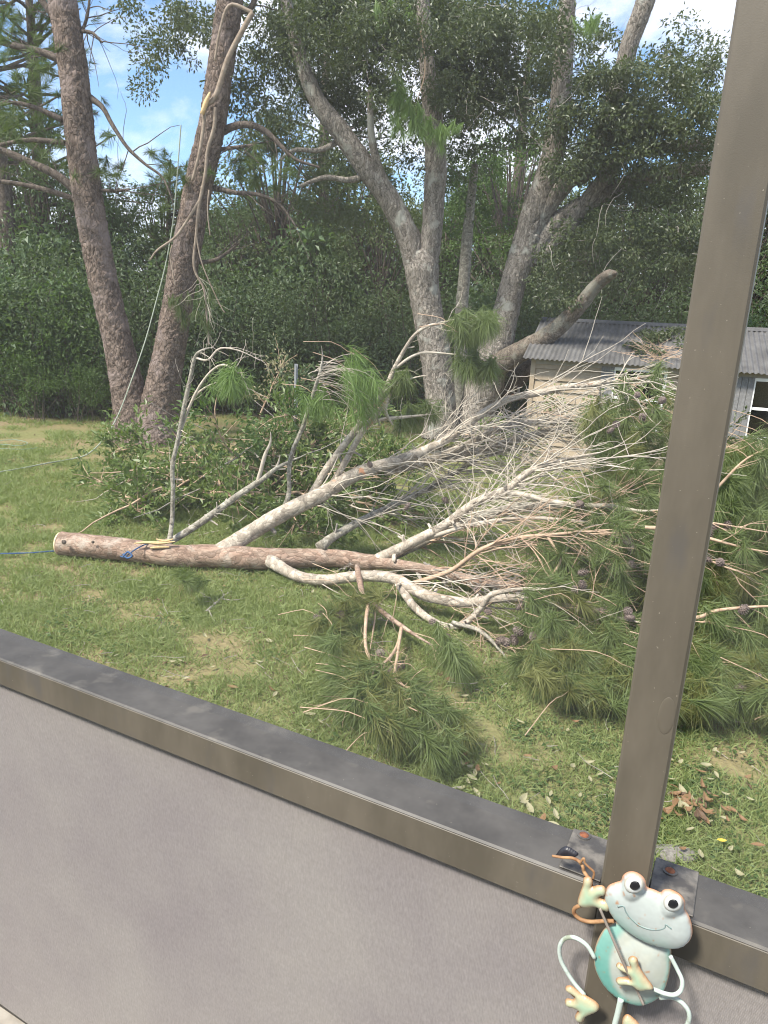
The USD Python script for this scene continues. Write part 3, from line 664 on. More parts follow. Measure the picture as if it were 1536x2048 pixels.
for k in range(nb):                       # lap boards, each cut round the window openings
    z0, z1b = 0.03 + k * bh, 0.03 + (k + 1) * bh
    edges, cuts = [0.0], []
    for (a, b, lo, hi) in WINS:
        if z1b > lo - .05 and z0 < hi + .05: cuts.append((a - .05, b + .05))
    segs, cur = [], 0.0
    for a, b in cuts:
        segs.append((cur, a)); cur = b
    segs.append((cur, S_LEN))
    for a, b in segs:
        if b - a > 0.02:
            put("board", sbox(a, b, -0.036 + 0.003 * RS.rand(), 0.004, z0 + 0.007, z1b + 0.002, tilt=0.030), "siding", shed)
put("corner_trim", sbox(-.03, .05, -.046, .03, 0, EAVE), "siding", shed)
put("frieze", sbox(0.05, S_LEN, -.044, -.012, EAVE - .11, EAVE - .005), "trim", shed)
for (a, b, lo, hi) in WINS:
    w = put("window", cat(sbox(a - .05, a, -.052, .06, lo - .05, hi + .05), sbox(b, b + .05, -.052, .06, lo - .05, hi + .05), sbox(a, b, -.052, .06, hi, hi + .05), sbox(a, b, -.052, .06, lo - .05, lo)), "white_frame", shed)
    put("meeting_rail", sbox(a, b, -.02, .04, (lo + hi) / 2 - .022, (lo + hi) / 2 + .022), "white_frame", w)
    for zl, zh in ((lo, (lo + hi) / 2 - .022), ((lo + hi) / 2 + .022, hi)):
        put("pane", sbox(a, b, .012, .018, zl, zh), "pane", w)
for (a, b), (_, _, lo, hi) in zip(SHUT, WINS):
    for j in range(3):
        ww = (b - a) / 3
        put("shutter_plank", sbox(a + j * ww + .003, a + (j + 1) * ww - .003, -.060, -.04, lo - .06, hi + .05), "shutter", shed)
# corrugated sheets: two slopes, each sheet a piece of its own
for side in (0, 1):
    for k in range(9):
        a, b = -0.16 + k * 0.95, -0.16 + (k + 1) * 0.95 + 0.03
        n = 100; S = np.linspace(a, b, n)
        prof = 0.011 * np.sin(S * 2 * np.pi / 0.083) + 0.0022 * (k % 2)
        d0, d1 = (-0.24, S_DEP / 2) if side == 0 else (S_DEP + .24, S_DEP / 2)
        slope = (RIDGE - EAVE) / (S_DEP / 2 + .1)
        rows = []
        for t in np.linspace(0, 1, 5):
            d = d0 + (d1 - d0) * t
            z = EAVE - 0.02 + slope * abs(d - d0) + prof
            rows.append(S_O + S[:, None] * su + d * sd + z[:, None] * np.array([0, 0, 1.0]))
        v = np.vstack(rows + [r - [0, 0, .002] for r in rows]); N = 5 * n
        i = (np.arange(4)[:, None] * n + np.arange(n - 1)[None]).ravel()
        f = np.concatenate([np.stack([i, i + 1, i + n + 1], 1), np.stack([i, i + n + 1, i + n], 1)])
        put("roof_sheet", (v, np.concatenate([f, f[:, ::-1] + N])), "roof_metal", shed, smooth=False)
cap = np.array([sp(s, d, z) for s in (-.17, S_LEN + .3) for d, z in ((S_DEP / 2 - .16, RIDGE - .015), (S_DEP / 2, RIDGE + .05), (S_DEP / 2 + .16, RIDGE - .015))])
put("ridge_cap", (cap, np.array([[0, 1, 4], [0, 4, 3], [1, 2, 5], [1, 5, 4], [0, 2, 1], [3, 4, 5]])), "roof_metal", shed)

# ================================================================== STANDING TREES
def pts(spec, Y, Yend=None):
    """(x, y, half width in photograph pixels[, Y]) rows to world points and radii; the depth runs from Y to Yend unless a row gives its own."""
    n = len(spec); out, rad = [], []
    for i, s in enumerate(spec):
        yy = s[3] if len(s) > 3 else Y + ((Yend if Yend is not None else Y) - Y) * i / max(1, n - 1)
        P = at(s[0], s[1], yy); out.append(P); rad.append(px(s[2], (P - EYE) @ FWD))
    return np.array(out), np.array(rad)


def stick_batch(n, start, direction, length, r0, rs, K=7, sag=0.0, wig=0.12, tip=0.35):
    """n wandering sticks: starts (n,3), directions (n,3), lengths (n), base radii (n). Returns points, radii."""
    P = np.zeros((n, K, 3)); P[:, 0] = start; d = unit(direction)
    st = (np.broadcast_to(length, n) / (K - 1))[:, None]
    for k in range(1, K):
        d = unit(d + rs.normal(size=(n, 3)) * wig + np.array([0, 0, -sag]))
        P[:, k] = P[:, k - 1] + d * st
    R = np.broadcast_to(r0, n)[:, None] * np.linspace(1, tip, K)[None]
    return P, R


def leaf_cloud(centres, radii, per, L, rs, droop=0.35, flat=0.75):
    """Sprays of leaves round cluster centres (n,3) with radii (n); leaves lie outwards and droop."""
    n = len(centres); N = n * per
    c = np.repeat(centres, per, 0); r = np.repeat(radii, per)[:, None]
    o = rs.normal(size=(N, 3)); o = unit(o) * (rs.rand(N, 1) ** 0.45); o[:, 2] *= flat
    C = c + o * r
    D = unit(unit(o) * 0.7 + rs.normal(size=(N, 3)) * 0.7 + [0, 0, -droop])
    Nn = unit(rs.normal(size=(N, 3)) * 0.7 + [0, 0, 0.8])
    l = L * rs.uniform(0.6, 1.25, N)
    return leaves(C, D, Nn, l, l * rs.uniform(0.38, 0.55, N))


def blob_centres(spec, Y0, dY, n, rs, r=(0.18, 0.42)):
    """Cluster centres filling picture ellipses (x, y, rx, ry[, Y]) in depth; counts by area."""
    A = np.array([s[2] * s[3] for s in spec], float); A /= A.sum(); C = []
    for s, a in zip(spec, A):
        k = max(2, int(round(n * a))); th = rs.rand(k) * 2 * np.pi; q = np.sqrt(rs.rand(k))
        y0 = s[4] if len(s) > 4 else Y0
        for t, qq in zip(th, q):
            C.append(at(s[0] + s[2] * qq * math.cos(t), s[1] + s[3] * qq * math.sin(t), y0 + rs.uniform(-dY, dY)))
    C = np.array(C)
    return C, rs.uniform(r[0], r[1], len(C))


GY_ = lambda x, y: at_z(x, y, 0.0)[1]
# ---- twin trunk pine
PY = 13.6
pb = at_z(290, 878, 0.0); pine = thing_at("twin_trunk_pine", "tall twin trunk pine with reddish plated bark at left", "pine tree", pb)
P, R = pts([(120, -160, 29), (122, -60, 30), (125, 0, 30.5), (148, 150, 30.5), (163, 300, 31), (180, 420, 31), (206, 560, 30.5), (235, 680, 31), (256, 780, 36), (268, 840, 44), (272, 885, 58)], PY)
put("trunk", limb(P[::-1], R[::-1] * .93, 64, 0.022, 0.05, 3, 7, (.010, 21, 9)), "pine_bark", pine, smooth=True)
P, R = pts([(478, -150, 26), (465, -40, 27), (456, 30, 28), (442, 130, 28), (424, 250, 29), (405, 335, 30), (386, 430, 30), (366, 540, 31), (350, 640, 32), (332, 740, 35), (319, 820, 42), (314, 850, 48), (311, 888, 60)], PY - .05)
put("trunk", limb(P[::-1], R[::-1] * .93, 64, 0.022, 0.05, 5, 7, (.010, 21, 9)), "pine_bark", pine, smooth=True)
rs = np.random.RandomState(11)
LIMBS = [([(168, 398, 13), (120, 355, 11), (60, 325, 10), (-20, 292, 9), (-80, 280, 7)], 0), ([(162, 402, 8), (110, 385, 7), (50, 370, 6), (-30, 358, 5)], 0), ([(125, 122, 11), (80, 103, 9), (30, 92, 8), (-30, 75, 7)], 0),
         ([(130, 70, 10), (105, 30, 9), (80, -5, 8), (60, -50, 7)], 0), ([(125, 240, 8), (70, 215, 6), (20, 205, 5), (-30, 215, 4)], 0), ([(130, 285, 7), (60, 280, 6), (0, 290, 5), (-40, 300, 4)], 0),
         ([(180, 195, 9), (205, 215, 7), (225, 250, 6), (255, 295, 5), (290, 328, 4), (325, 355, 3), (345, 400, 2)], .3), ([(152, 75, 7), (165, 60, 5), (175, 30, 4), (180, -10, 3)], 0), ([(160, 62, 6), (185, 66, 4), (205, 85, 2)], .2), ([(195, 380, 5), (230, 382, 4), (258, 379, 3)], .2),
         ([(440, 265, 12), (470, 252, 10), (500, 250, 9), (530, 262, 8), (560, 290, 6), (590, 318, 4), (640, 335, 3)], .3), ([(436, 300, 6), (470, 295, 5), (510, 290, 4)], .3), ([(425, 375, 8), (470, 385, 6), (520, 390, 5), (560, 410, 4), (590, 450, 3)], .3),
         ([(400, 525, 6), (430, 520, 5), (455, 505, 4), (476, 488, 3)], .2), ([(470, 20, 10), (500, 18, 8), (515, -20, 7), (530, -60, 6)], 0)]
LP = []
for spec, dy in LIMBS:
    P, R = pts(spec, PY, PY - dy); R = R * .75; LP.append((P, R))
    put("limb", limb(P, R, 8, 0.07, 0.06, len(LP)), "dark_bark", pine, smooth=True)
tw = []
for P, R in LP:                                  # thin dead side twigs
    n = 9; Q = spline(P, 30); k = rs.randint(6, 30, n)
    d = unit(np.gradient(Q, axis=0)[k]) + rs.normal(size=(n, 3)) * 0.7
    tw.append(tubes(*stick_batch(n, Q[k], d, rs.uniform(.4, 1.1, n), rs.uniform(.006, .012, n), rs, sag=.03), 4))
put("twigs", cat(*tw), "dark_bark", pine, kind="stuff")
nd = []
for (x, y, k, rx, ry) in ((60, 130, 26, 60, 60), (30, 230, 24, 45, 45), (90, 310, 18, 60, 40), (15, 60, 8, 30, 40), (350, -60, 14, 120, 40), (330, 350, 12, 40, 40), (220, 330, 10, 30, 60), (520, 340, 26, 70, 50), (600, -40, 16, 80, 30)):
    for _ in range(k):
        c = at(x + rs.normal() * rx * .6, y + rs.normal() * ry * .6, PY + rs.uniform(-1, 1.5))
        nd.append(tuft(c, unit(rs.normal(size=3) + [0, 0, .4]), 70, 0.24, rs, 0.0035, 0.95))
put("needles", cat(*nd), "needle_far", pine, kind="stuff")

# broken limbs caught against the right trunk, hanging down
hb = at(430, 190, PY - .5); hang = thing_at("hanging_broken_limb", "pale broken limb caught on the right pine trunk with bare twigs hanging down", "broken limb", hb)
for spec in ([(505, 25, 8), (480, 70, 8), (455, 120, 8), (432, 190, 8), (410, 215, 7), (408, 245, 6), (400, 300, 5), (385, 360, 4)], [(505, 25, 6), (460, 10, 5), (440, 60, 4), (430, 120, 4)], [(430, 215, 6), (428, 255, 6), (415, 300, 5), (410, 350, 5), (398, 410, 5), (392, 470, 4), (388, 535, 4), (408, 580, 3), (414, 640, 3), (418, 690, 2)],
             [(400, 400, 5), (375, 440, 4), (350, 475, 4), (315, 500, 3), (300, 520, 2)], [(345, 490, 3), (340, 510, 2), (345, 540, 2), (350, 570, 2)], [(418, 380, 3), (415, 420, 2), (420, 470, 2)], [(392, 470, 3), (405, 530, 2), (440, 610, 2), (450, 625, 1.5)]):
    P, R = pts(spec, PY - .55); R = R * .66; put("branch", limb(P, R, 7, .07, .05, 2), "hang_bark", hang, smooth=True)
Q = spline(pts([(388, 535, 4), (408, 580, 3), (414, 640, 3), (418, 690, 2)], PY - .55)[0], 30)
k = rs.randint(0, 30, 26)
put("twigs", tubes(*stick_batch(26, Q[k], rs.normal(size=(26, 3)) * [.7, .4, .2] + [0, 0, -.9], rs.uniform(.25, .8, 26), .004, rs, wig=.2), 4), "twig_pale", hang, kind="stuff")
P, R = pts([(404, 228, 4), (412, 205, 5), (420, 185, 2)], PY - .62); put("split_wood", limb(P, R, 6, .05, .1, 3), "splinter", hang, smooth=True)
nd = [tuft(at(x + rs.normal() * 12, y + rs.normal() * 16, PY - .6), [rs.normal() * .4, -.2, -1], 60, .2, rs, .0022, .7) for x, y in ((350, 610), (385, 635), (400, 660), (345, 640), (420, 600), (370, 600)) for _ in range(3)]
put("needles", cat(*nd), "needle_far", hang, kind="stuff")

# ---- oaks
OY = 14.2
rs = np.random.RandomState(21)
ob = at_z(885, 866, 0); oak = thing_at("forked_oak", "grey barked oak forking low into two leaning trunks, left of the shed", "oak tree", ob)
for spec, nm in (([(884, 872, 42), (882, 830, 32), (879, 780, 30), (870, 700, 31), (858, 640, 30), (848, 580, 31), (843, 535, 34), (842, 505, 26)], "trunk"),
                 ([(838, 560, 24), (818, 480, 23), (780, 402, 22), (730, 332, 21), (680, 262, 20), (640, 212, 18), (612, 150, 15), (590, 75, 13), (570, 0, 12), (545, -70, 10)], "limb"),
                 ([(850, 560, 22), (862, 480, 21), (868, 400, 21), (872, 335, 22), (868, 250, 20), (858, 170, 17), (850, 80, 15), (845, -10, 13), (842, -80, 12)], "limb"),
                 ([(835, 480, 12), (800, 420, 11), (775, 375, 10), (755, 330, 9), (742, 260, 7), (740, 180, 5)], "limb"), ([(745, 345, 8), (700, 360, 6), (650, 355, 5), (600, 372, 3)], "limb"), ([(690, 275, 7), (640, 300, 5), (590, 300, 4), (560, 320, 3)], "limb")):
    P, R = pts(spec, OY, OY - .4 if nm == "limb" else OY)
    big = R.max() > .12
    put(nm, limb(P, R, 56 if big else 10, 0.03 if big else .07, 0.05, len(spec) + 1, 5, (.009, 24, 4.5) if big else None), "oak_bark", oak, smooth=True)
C, r = blob_centres([(700, 90, 120, 130), (820, 120, 110, 160), (640, 40, 110, 70), (930, 60, 100, 100), (760, 30, 200, 60), (880, 200, 70, 70), (660, 190, 60, 50), (960, 170, 60, 90), (720, 250, 40, 50), (660, 60, 120, 90), (800, 40, 140, 70), (950, 130, 90, 130), (540, 250, 60, 50)], OY + .85, .85, 470, rs)
put("crown", leaf_cloud(C, r, 120, .075, rs), "oak_leaf", oak, kind="stuff")
C2, r2 = blob_centres([(470, 90, 90, 100), (560, 60, 60, 90), (300, 60, 80, 70), (295, 165, 28, 50), (390, 60, 60, 60), (560, 190, 60, 60), (480, 190, 40, 40)], OY + .4, 1.0, 105, rs, (.16, .4))
put("crown", leaf_cloud(C2, r2, 95, .075, rs), "oak_leaf", oak, kind="stuff")
C4, r4 = blob_centres([(700, 70, 60, 70), (820, 70, 60, 80), (890, 190, 45, 60), (760, 160, 40, 50), (620, 60, 40, 60), (940, 60, 60, 60)], OY - 1.0, .5, 62, rs, (.16, .38))
put("crown", leaf_cloud(C4, r4, 100, .078, rs), "oak_leaf", oak, kind="stuff")
C3, r3 = blob_centres([(700, 400, 90, 70), (780, 330, 70, 50), (620, 330, 60, 50), (640, 430, 60, 40), (940, 330, 70, 70), (960, 240, 60, 70)], OY + 1.2, .9, 75, rs, (.16, .36))
put("crown", leaf_cloud(C3, r3, 90, .07, rs), "oak_leaf", oak, kind="stuff")
k = rs.randint(0, len(C), 150)
put("twigs", tubes(*stick_batch(150, C[k] + rs.normal(size=(150, 3)) * .25, rs.normal(size=(150, 3)) + [0, 0, -.3], rs.uniform(.4, 1.1, 150), .006, rs, wig=.25), 4), "twig_grey", oak, kind="stuff")
# pine spray that hangs in front of the oak trunk
nd = []
for (x, y, n, rx, ry) in ((815, 225, 14, 35, 30), (850, 250, 10, 25, 25), (800, 180, 8, 30, 25), (885, 260, 8, 22, 25), (1190, 40, 5, 30, 30), (780, 20, 6, 30, 20)):
    for _ in range(n): nd.append(tuft(at(x + rs.normal() * rx * .6, y + rs.normal() * ry * .6, OY - 1.2), [rs.normal() * .5, -.2, -1], 90, .26, rs, .0025, .6, .15))
tp = thing_at("hanging_pine_spray", "light green pine needle spray hanging in front of the oak limbs", "pine spray", at(840, 200, OY - 1.2))
put("needles", cat(*nd), "needle_light", tp)
Q = spline(pts([(842, 60, 3), (850, 140, 3), (835, 200, 2)], OY - 1.2)[0], 12); put("stem", tubes(Q[None], np.linspace(.02, .006, 12)[None], 6), "twig_tan", tp)

ob2 = at_z(955, 862, 0); oak2 = thing_at("spreading_oak", "thick grey oak with many spreading limbs, nearest the shed", "oak tree", ob2)
for spec, nm in (([(948, 870, 48), (955, 820, 36), (968, 770, 38), (990, 700, 34), (1008, 640, 27), (1026, 570, 26), (1045, 515, 29), (1060, 470, 30)], "trunk"),
                 ([(1050, 500, 26), (1068, 430, 27), (1088, 370, 24), (1105, 310, 22), (1117, 240, 21), (1125, 150, 20), (1131, 60, 18), (1136, -20, 17), (1140, -90, 15)], "limb"),
                 ([(1060, 470, 25), (1090, 415, 22), (1130, 365, 20), (1175, 312, 18), (1232, 272, 15), (1290, 250, 12)], "limb"), ([(1165, 330, 15), (1205, 250, 16), (1240, 160, 18), (1262, 80, 18), (1285, 20, 19), (1305, -50, 18)], "limb"),
                 ([(1056, 520, 22), (1110, 448, 19), (1180, 402, 17), (1250, 370, 16), (1330, 346, 15), (1420, 336, 13), (1500, 330, 10)], "limb"), ([(1150, 360, 16), (1220, 322, 12), (1320, 296, 12), (1430, 288, 11)], "limb"), ([(1075, 520, 16), (1120, 470, 15), (1160, 420, 15), (1205, 360, 14), (1240, 320, 12)], "limb")):
    P, R = pts(spec, OY + .2, OY - .3 if nm == "limb" else OY + .2)
    put(nm, limb(P, R, 56, 0.03, 0.05, len(spec) + 4, 5, (.009, 24, 4.5)), "oak_bark", oak2, smooth=True)
P, R = pts([(985, 735, 24), (1040, 704, 21), (1100, 668, 18), (1150, 622, 16), (1190, 574, 13), (1214, 553, 12), (1226, 549, 8), (1232, 546, 3)], OY, OY - 2.1)
put("broken_limb", limb(P, R, 20, .045, .06, 9, 7), "oak_dark", oak2, smooth=True)
P, R = pts([(1000, 790, 26), (1020, 765, 24), (1060, 735, 16), (1090, 705, 8)], OY + .5, OY + .7); put("limb", limb(P, R, 16, .06, .06, 8), "dark_bark", oak2, smooth=True)
C, r = blob_centres([(1190, 260, 130, 60), (1300, 210, 110, 90), (1250, 330, 160, 70), (1130, 120, 60, 90, OY + 1.1), (1010, 120, 90, 120, OY + 1.0), (1050, 220, 60, 60, OY + 1.0), (1200, 100, 40, 60, OY + 1.0), (1360, 110, 70, 60), (1250, 430, 140, 60), (1180, 520, 110, 60), (1330, 520, 90, 70), (1110, 580, 50, 60), (1020, 40, 90, 50), (1420, 380, 60, 120), (1400, 220, 60, 80)], OY - .3, .9, 330, rs)
put("crown", leaf_cloud(C, r, 115, .08, rs), "oak_leaf", oak2, kind="stuff")
C4, r4 = blob_centres([(1180, 245, 110, 50), (1260, 300, 110, 50), (1300, 190, 100, 70), (1100, 70, 50, 70), (1200, 170, 50, 50), (1380, 260, 50, 70), (1130, 330, 40, 30)], OY - 1.1, .4, 95, rs, (.16, .36))
put("crown", leaf_cloud(C4, r4, 105, .08, rs), "oak_leaf", oak2, kind="stuff")
k = rs.randint(0, len(C), 150)
put("twigs", tubes(*stick_batch(150, C[k] + rs.normal(size=(150, 3)) * .25, rs.normal(size=(150, 3)) + [0, 0, -.3], rs.uniform(.4, 1.1, 150), .006, rs, wig=.25), 4), "twig_grey", oak2, kind="stuff")

# slim lichened trunk between the oaks
st = thing_at("slim_tree", "slim lichen covered tree between the two oaks", "tree", at_z(925, 850, 0))
P, R = pts([(922, 840, 16), (922, 740, 14), (922, 640, 13), (928, 560, 12), (934, 480, 11), (942, 400, 9), (950, 330, 7)], 15.6)
put("trunk", limb(P, R, 14, .06, .06, 4), "lichen_bark", st, smooth=True)
C, r = blob_centres([(950, 330, 60, 60), (990, 420, 50, 60), (905, 400, 40, 60)], 15.8, .6, 24, rs, (.15, .35)); put("crown", leaf_cloud(C, r, 80, .075, rs), "light_leaf", st)

# ================================================================== THE WOODS BEHIND
rs = np.random.RandomState(31)


def make_broadleaf(loc, seed, h, leafm, name, label, catg, group, n=60, per=110, L=.10, bare=.25, lean=0.0):
    q = np.random.RandomState(seed)
    t = thing_at(name, label, catg, loc, group); loc = np.asarray(loc)
    top = loc + [lean, 0, h * .9]
    P = np.array([loc, loc + [lean * .2 + .1, .05, h * .3], loc + [lean * .6 - .1, 0, h * .62], top]); R = np.array([.035, .027, .018, .006]) * h * .55
    put("trunk", limb(P, R, 10, .15, .08, seed), "dark_bark", t, smooth=True)
    th, zz = q.rand(n) * 6.283, bare + (1 - bare) * q.rand(n); rad = h * .30 * np.sqrt(np.clip(1 - (2 * (zz - bare) / (1 - bare) - .9) ** 2 * .8, .1, 1)) * q.uniform(.45, 1.1, n)
    C = loc + np.column_stack([rad * np.cos(th) + lean * zz, rad * np.sin(th), zz * h])
    Q = spline(P, 20); s0 = Q[np.clip((zz * 16).astype(int) - 3, 1, 19)]
    K = 5; tt = np.linspace(0, 1, K)[None, :, None]; BP = s0[:, None] * (1 - tt) + C[:, None] * tt; BP[:, 1:-1, 2] += .12 * q.rand(n, K - 2)
    put("limbs", tubes(BP, np.linspace(.035, .008, K)[None] * np.ones((n, 1)) * h / 6, 5), "dark_bark", t)
    put("crown", leaf_cloud(C, q.uniform(.25, .55, n) * h / 6, per, L, q), leafm, t, kind="stuff")
    return t


def make_shrub(loc, seed, h, leafm, name, label, group, n=34, per=120, L=.085):
    q = np.random.RandomState(seed); loc = np.asarray(loc, float)
    t = thing_at(name, label, "shrub", loc, group)
    m_ = 14; d = np.column_stack([q.normal(size=m_) * .45, q.normal(size=m_) * .45, np.ones(m_)])
    put("stems", tubes(*stick_batch(m_, loc + q.normal(size=(m_, 3)) * [.18, .18, 0], d, q.uniform(.6, 1.0, m_) * h, .012, q, wig=.12), 5), "dark_bark", t)
    z = q.rand(n) ** .8; th = q.rand(n) * 6.283; rr = h * .42 * np.sqrt(q.rand(n)) * np.sqrt(np.clip(1.05 - (z * 1.6 - .65) ** 2, .15, 1))
    C = loc + np.column_stack([rr * np.cos(th), rr * np.sin(th), .03 * h + z * h * .94])
    put("foliage", leaf_cloud(C, q.uniform(.14, .26, n) * h, per, L, q), leafm, t, kind="stuff")
    return t


def make_pine(loc, seed, h, name, label, group, bare=.4):
    q = np.random.RandomState(seed); loc = np.asarray(loc, float)
    t = thing_at(name, label, "pine tree", loc, group)
    P = np.array([loc, loc + [.1, 0, h * .35], loc + [-.05, 0, h * .7], loc + [.05, 0, h]]); put("trunk", limb(P, np.array([.02, .017, .012, .003]) * h, 12, .2, .06, seed), "dark_bark", t, smooth=True)
    n = 46; z = bare + (1 - bare) * q.rand(n) ** .9; th = q.rand(n) * 6.283; ln = h * .22 * (1.15 - z) / (1.15 - bare) * q.uniform(.7, 1.2, n) + .3
    st_ = loc + np.column_stack([0 * z, 0 * z, z * h]); d = np.column_stack([np.cos(th), np.sin(th), .25 + .3 * q.rand(n)])
    BP, BR = stick_batch(n, st_, d, ln, .004 * h, q, wig=.1); put("limbs", tubes(BP, BR, 5), "dark_bark", t)
    nd = []
    for i in range(n):
        for k in (3, 4, 5, 6, 6):
            nd.append(tuft(BP[i, k] + q.normal(size=3) * .16, unit(d[i] + q.normal(size=3) * .5), 46, .30, q, .0045, 1.0, .1, .2))
    put("needles", cat(*nd), "needle_far", t, kind="stuff")
    return t


def gp(x, Y):
    """A ground point at picture column x and forward distance Y (on the horizon's row, then dropped to the ground)."""
    P = at(x, 640, Y); return np.array([P[0], Y, float(ground_z(P[0], Y))])


# trees: one of each kind, then copies
treeA = make_broadleaf(gp(560, 21.5), 101, 7.5, "wood_leaf", "woodland_tree", "dark broadleaf tree in the woods behind the lawn", "tree", "broadleaf trees in the woods", 80, 120, .12)
treeB = make_broadleaf(gp(90, 20.5), 102, 7.0, "shrub_leaf", "leafy_tree", "full green leafy tree in the woods behind the lawn", "tree", "leafy trees in the woods", 80, 130, .11, .12)
treeC = make_broadleaf(gp(1015, 22), 103, 7.5, "light_leaf", "sunlit_tree", "yellow green tree catching light in the woods", "tree", "light green trees in the woods", 60, 110, .12, .2)
pineA = make_pine(gp(345, 23), 104, 6.6, "woodland_pine", "pine with soft needle tufts in the woods behind the lawn", "pines in the woods", .3)
pineB = make_pine(gp(20, 19), 105, 12, "old_pine", "tall thin dark pine rising in the woods", "tall pines in the woods", .42)
for x, Y, s in ((150, 24, .85), (420, 23.5, .72), (690, 22.5, 1.05), (820, 25, .9), (760, 20.5, .75), (1100, 21, .85), (1240, 20.5, .9), (1380, 21.5, 1.05), (1500, 20, .95), (480, 27, .85), (620, 27, .9), (900, 28, 1.0), (1180, 27, 1.0), (-60, 23, 1.1), (1620, 23, 1.0)):
    copy_of(treeA, "woodland_tree", "dark broadleaf tree in the woods behind the lawn", "tree", "broadleaf trees in the woods", gp(x, Y), rs.rand() * 6.28, (s, s, s * rs.uniform(.85, 1.1) * (.85 if x < 520 else 1)))
for x, Y, s in ((-10, 22, .95), (210, 21, .8), (470, 21, .8), (640, 20.4, .75), (540, 23, .95), (1310, 19.5, .8), (1160, 20, .8), (1450, 18.8, .9), (330, 25, 1.0), (1050, 25, .8)):
    copy_of(treeB, "leafy_tree", "full green leafy tree in the woods behind the lawn", "tree", "leafy trees in the woods", gp(x, Y), rs.rand() * 6.28, (s, s, s * rs.uniform(.85, 1.1)))
for x, Y, s in ((880, 24, .8), (1400, 24, .8), (1560, 21, .7), (960, 26, .95)):
    copy_of(treeC, "sunlit_tree", "yellow green tree catching light in the woods", "tree", "light green trees in the woods", gp(x, Y), rs.rand() * 6.28, (s, s, s))
for x, Y, s in ((510, 24, .9), (700, 26, 1.1), (920, 25, 1.0), (985, 29, 1.2), (405, 28, .85), (215, 27, .75)):
    copy_of(pineA, "woodland_pine", "pine with soft needle tufts in the woods behind the lawn", "pine tree", "pines in the woods", gp(x, Y), rs.rand() * 6.28, (s, s, s))
for x, Y, s in ((100, 22, 1.0), (-60, 21, 1.0), (640, 25, 1.0), (1010, 26, 1.0)):
    copy_of(pineB, "old_pine", "tall thin dark pine rising in the woods", "pine tree", "tall pines in the woods", gp(x, Y), rs.rand() * 6.28, (s, s, s))
shA = make_shrub(gp(560, 18.2), 111, 3.0, "shrub_leaf", "woodland_shrub", "dark green shrub at the edge of the woods", "shrubs at the edge of the woods")
shC = make_shrub(gp(30, 17.0), 113, 2.9, "pale_shrub", "broad_leaved_shrub", "pale broad leaved shrub in front of the darker woods", "pale broad leaved shrubs before the woods", 30, 80, .15)
shB = make_shrub(gp(110, 16.2), 112, 2.3, "light_leaf", "undergrowth_shrub", "bright leaved low shrub at the foot of the woods", "low bright shrubs at the edge of the woods", 26, 90, .09)
for x, Y, s in ((-20, 17.5, 1.2), (40, 16.6, 1.0), (95, 18, 1.3), (150, 17, 1.15), (200, 18.2, 1.2), (215, 16.6, .75), (300, 18.5, 1.2), (385, 18.4, 1.2), (430, 19, 1.25), (470, 18, 1.0), (520, 19, 1.25), (610, 19, 1.2), (660, 19.3, 1.1), (710, 20, 1.15), (760, 19.5, 1.2), (810, 18.8, 1.05), (900, 19, 1.2), (1010, 19, 1.2), (1080, 18, 1.1), (1150, 18.3, 1.15), (1230, 17.6, 1.15), (1300, 17.3, 1.1), (1380, 17, 1.2), (1470, 17, 1.25), (1550, 16.5, 1.2), (150, 20, 1.5), (20, 20, 1.5), (420, 21, 1.4), (600, 22, 1.5), (700, 23, 1.5), (1120, 21, 1.5), (1350, 21, 1.6)):
    copy_of(shA, "woodland_shrub", "dark green shrub at the edge of the woods", "shrub", "shrubs at the edge of the woods", gp(x, Y), rs.rand() * 6.28, (s, s, s * rs.uniform(.9, 1.15)))
for x, Y, s in ((-30, 17.2, 1.1), (90, 17.1, 1.15), (165, 17.4, .95), (205, 17.4, .8), (330, 18, .9), (420, 18.2, .9), (545, 18.4, .8), (690, 19, .9), (775, 19, .8), (990, 18.5, 1.0), (1120, 17.8, .9), (1260, 17.2, .9), (1440, 16.6, 1.0), (1530, 16.2, .9), (120, 19.5, 1.6), (450, 20.5, 1.5), (640, 21, 1.5)):
    copy_of(shC, "broad_leaved_shrub", "pale broad leaved shrub in front of the darker woods", "shrub", "pale broad leaved shrubs before the woods", gp(x, Y), rs.rand() * 6.28, (s, s, s * rs.uniform(.85, 1.15)))
for x, Y, s in ((20, 16.4, 1.25), (120, 16.6, 1.3), (180, 16.9, 1.1), (60, 15.4, .6), (150, 15.6, .55), (195, 15.8, .5), (20, 16, .8), (520, 17.5, .5), (640, 18.6, .6), (700, 18.8, .5), (180, 16.6, .9), (980, 17.5, .8), (1500, 15.5, .9)):
    copy_of(shB, "undergrowth_shrub", "bright leaved low shrub at the foot of the woods", "shrub", "low bright shrubs at the edge of the woods", gp(x, Y), rs.rand() * 6.28, (s, s, s))
# distant wall of trees that reads as one mass
N = 2600; X = rs.uniform(-26, 27, N); Yb = rs.uniform(29, 38, N); hmax = 5.0 + 3.2 * meshkit.fbm(np.stack([X * .25, Yb * .1, X * 0], -1), 3, 9) + np.where(X > 3, 1.2, 0)
Zb = rs.rand(N) * hmax
wd = leaf_cloud(np.stack([X, Yb, Zb], 1), rs.uniform(.5, 1.0, N), 30, .24, rs)
tag(put("far_woods", wd, "wood_leaf"), "distant dense green woods behind the nearer trees", "woods", kind="stuff")

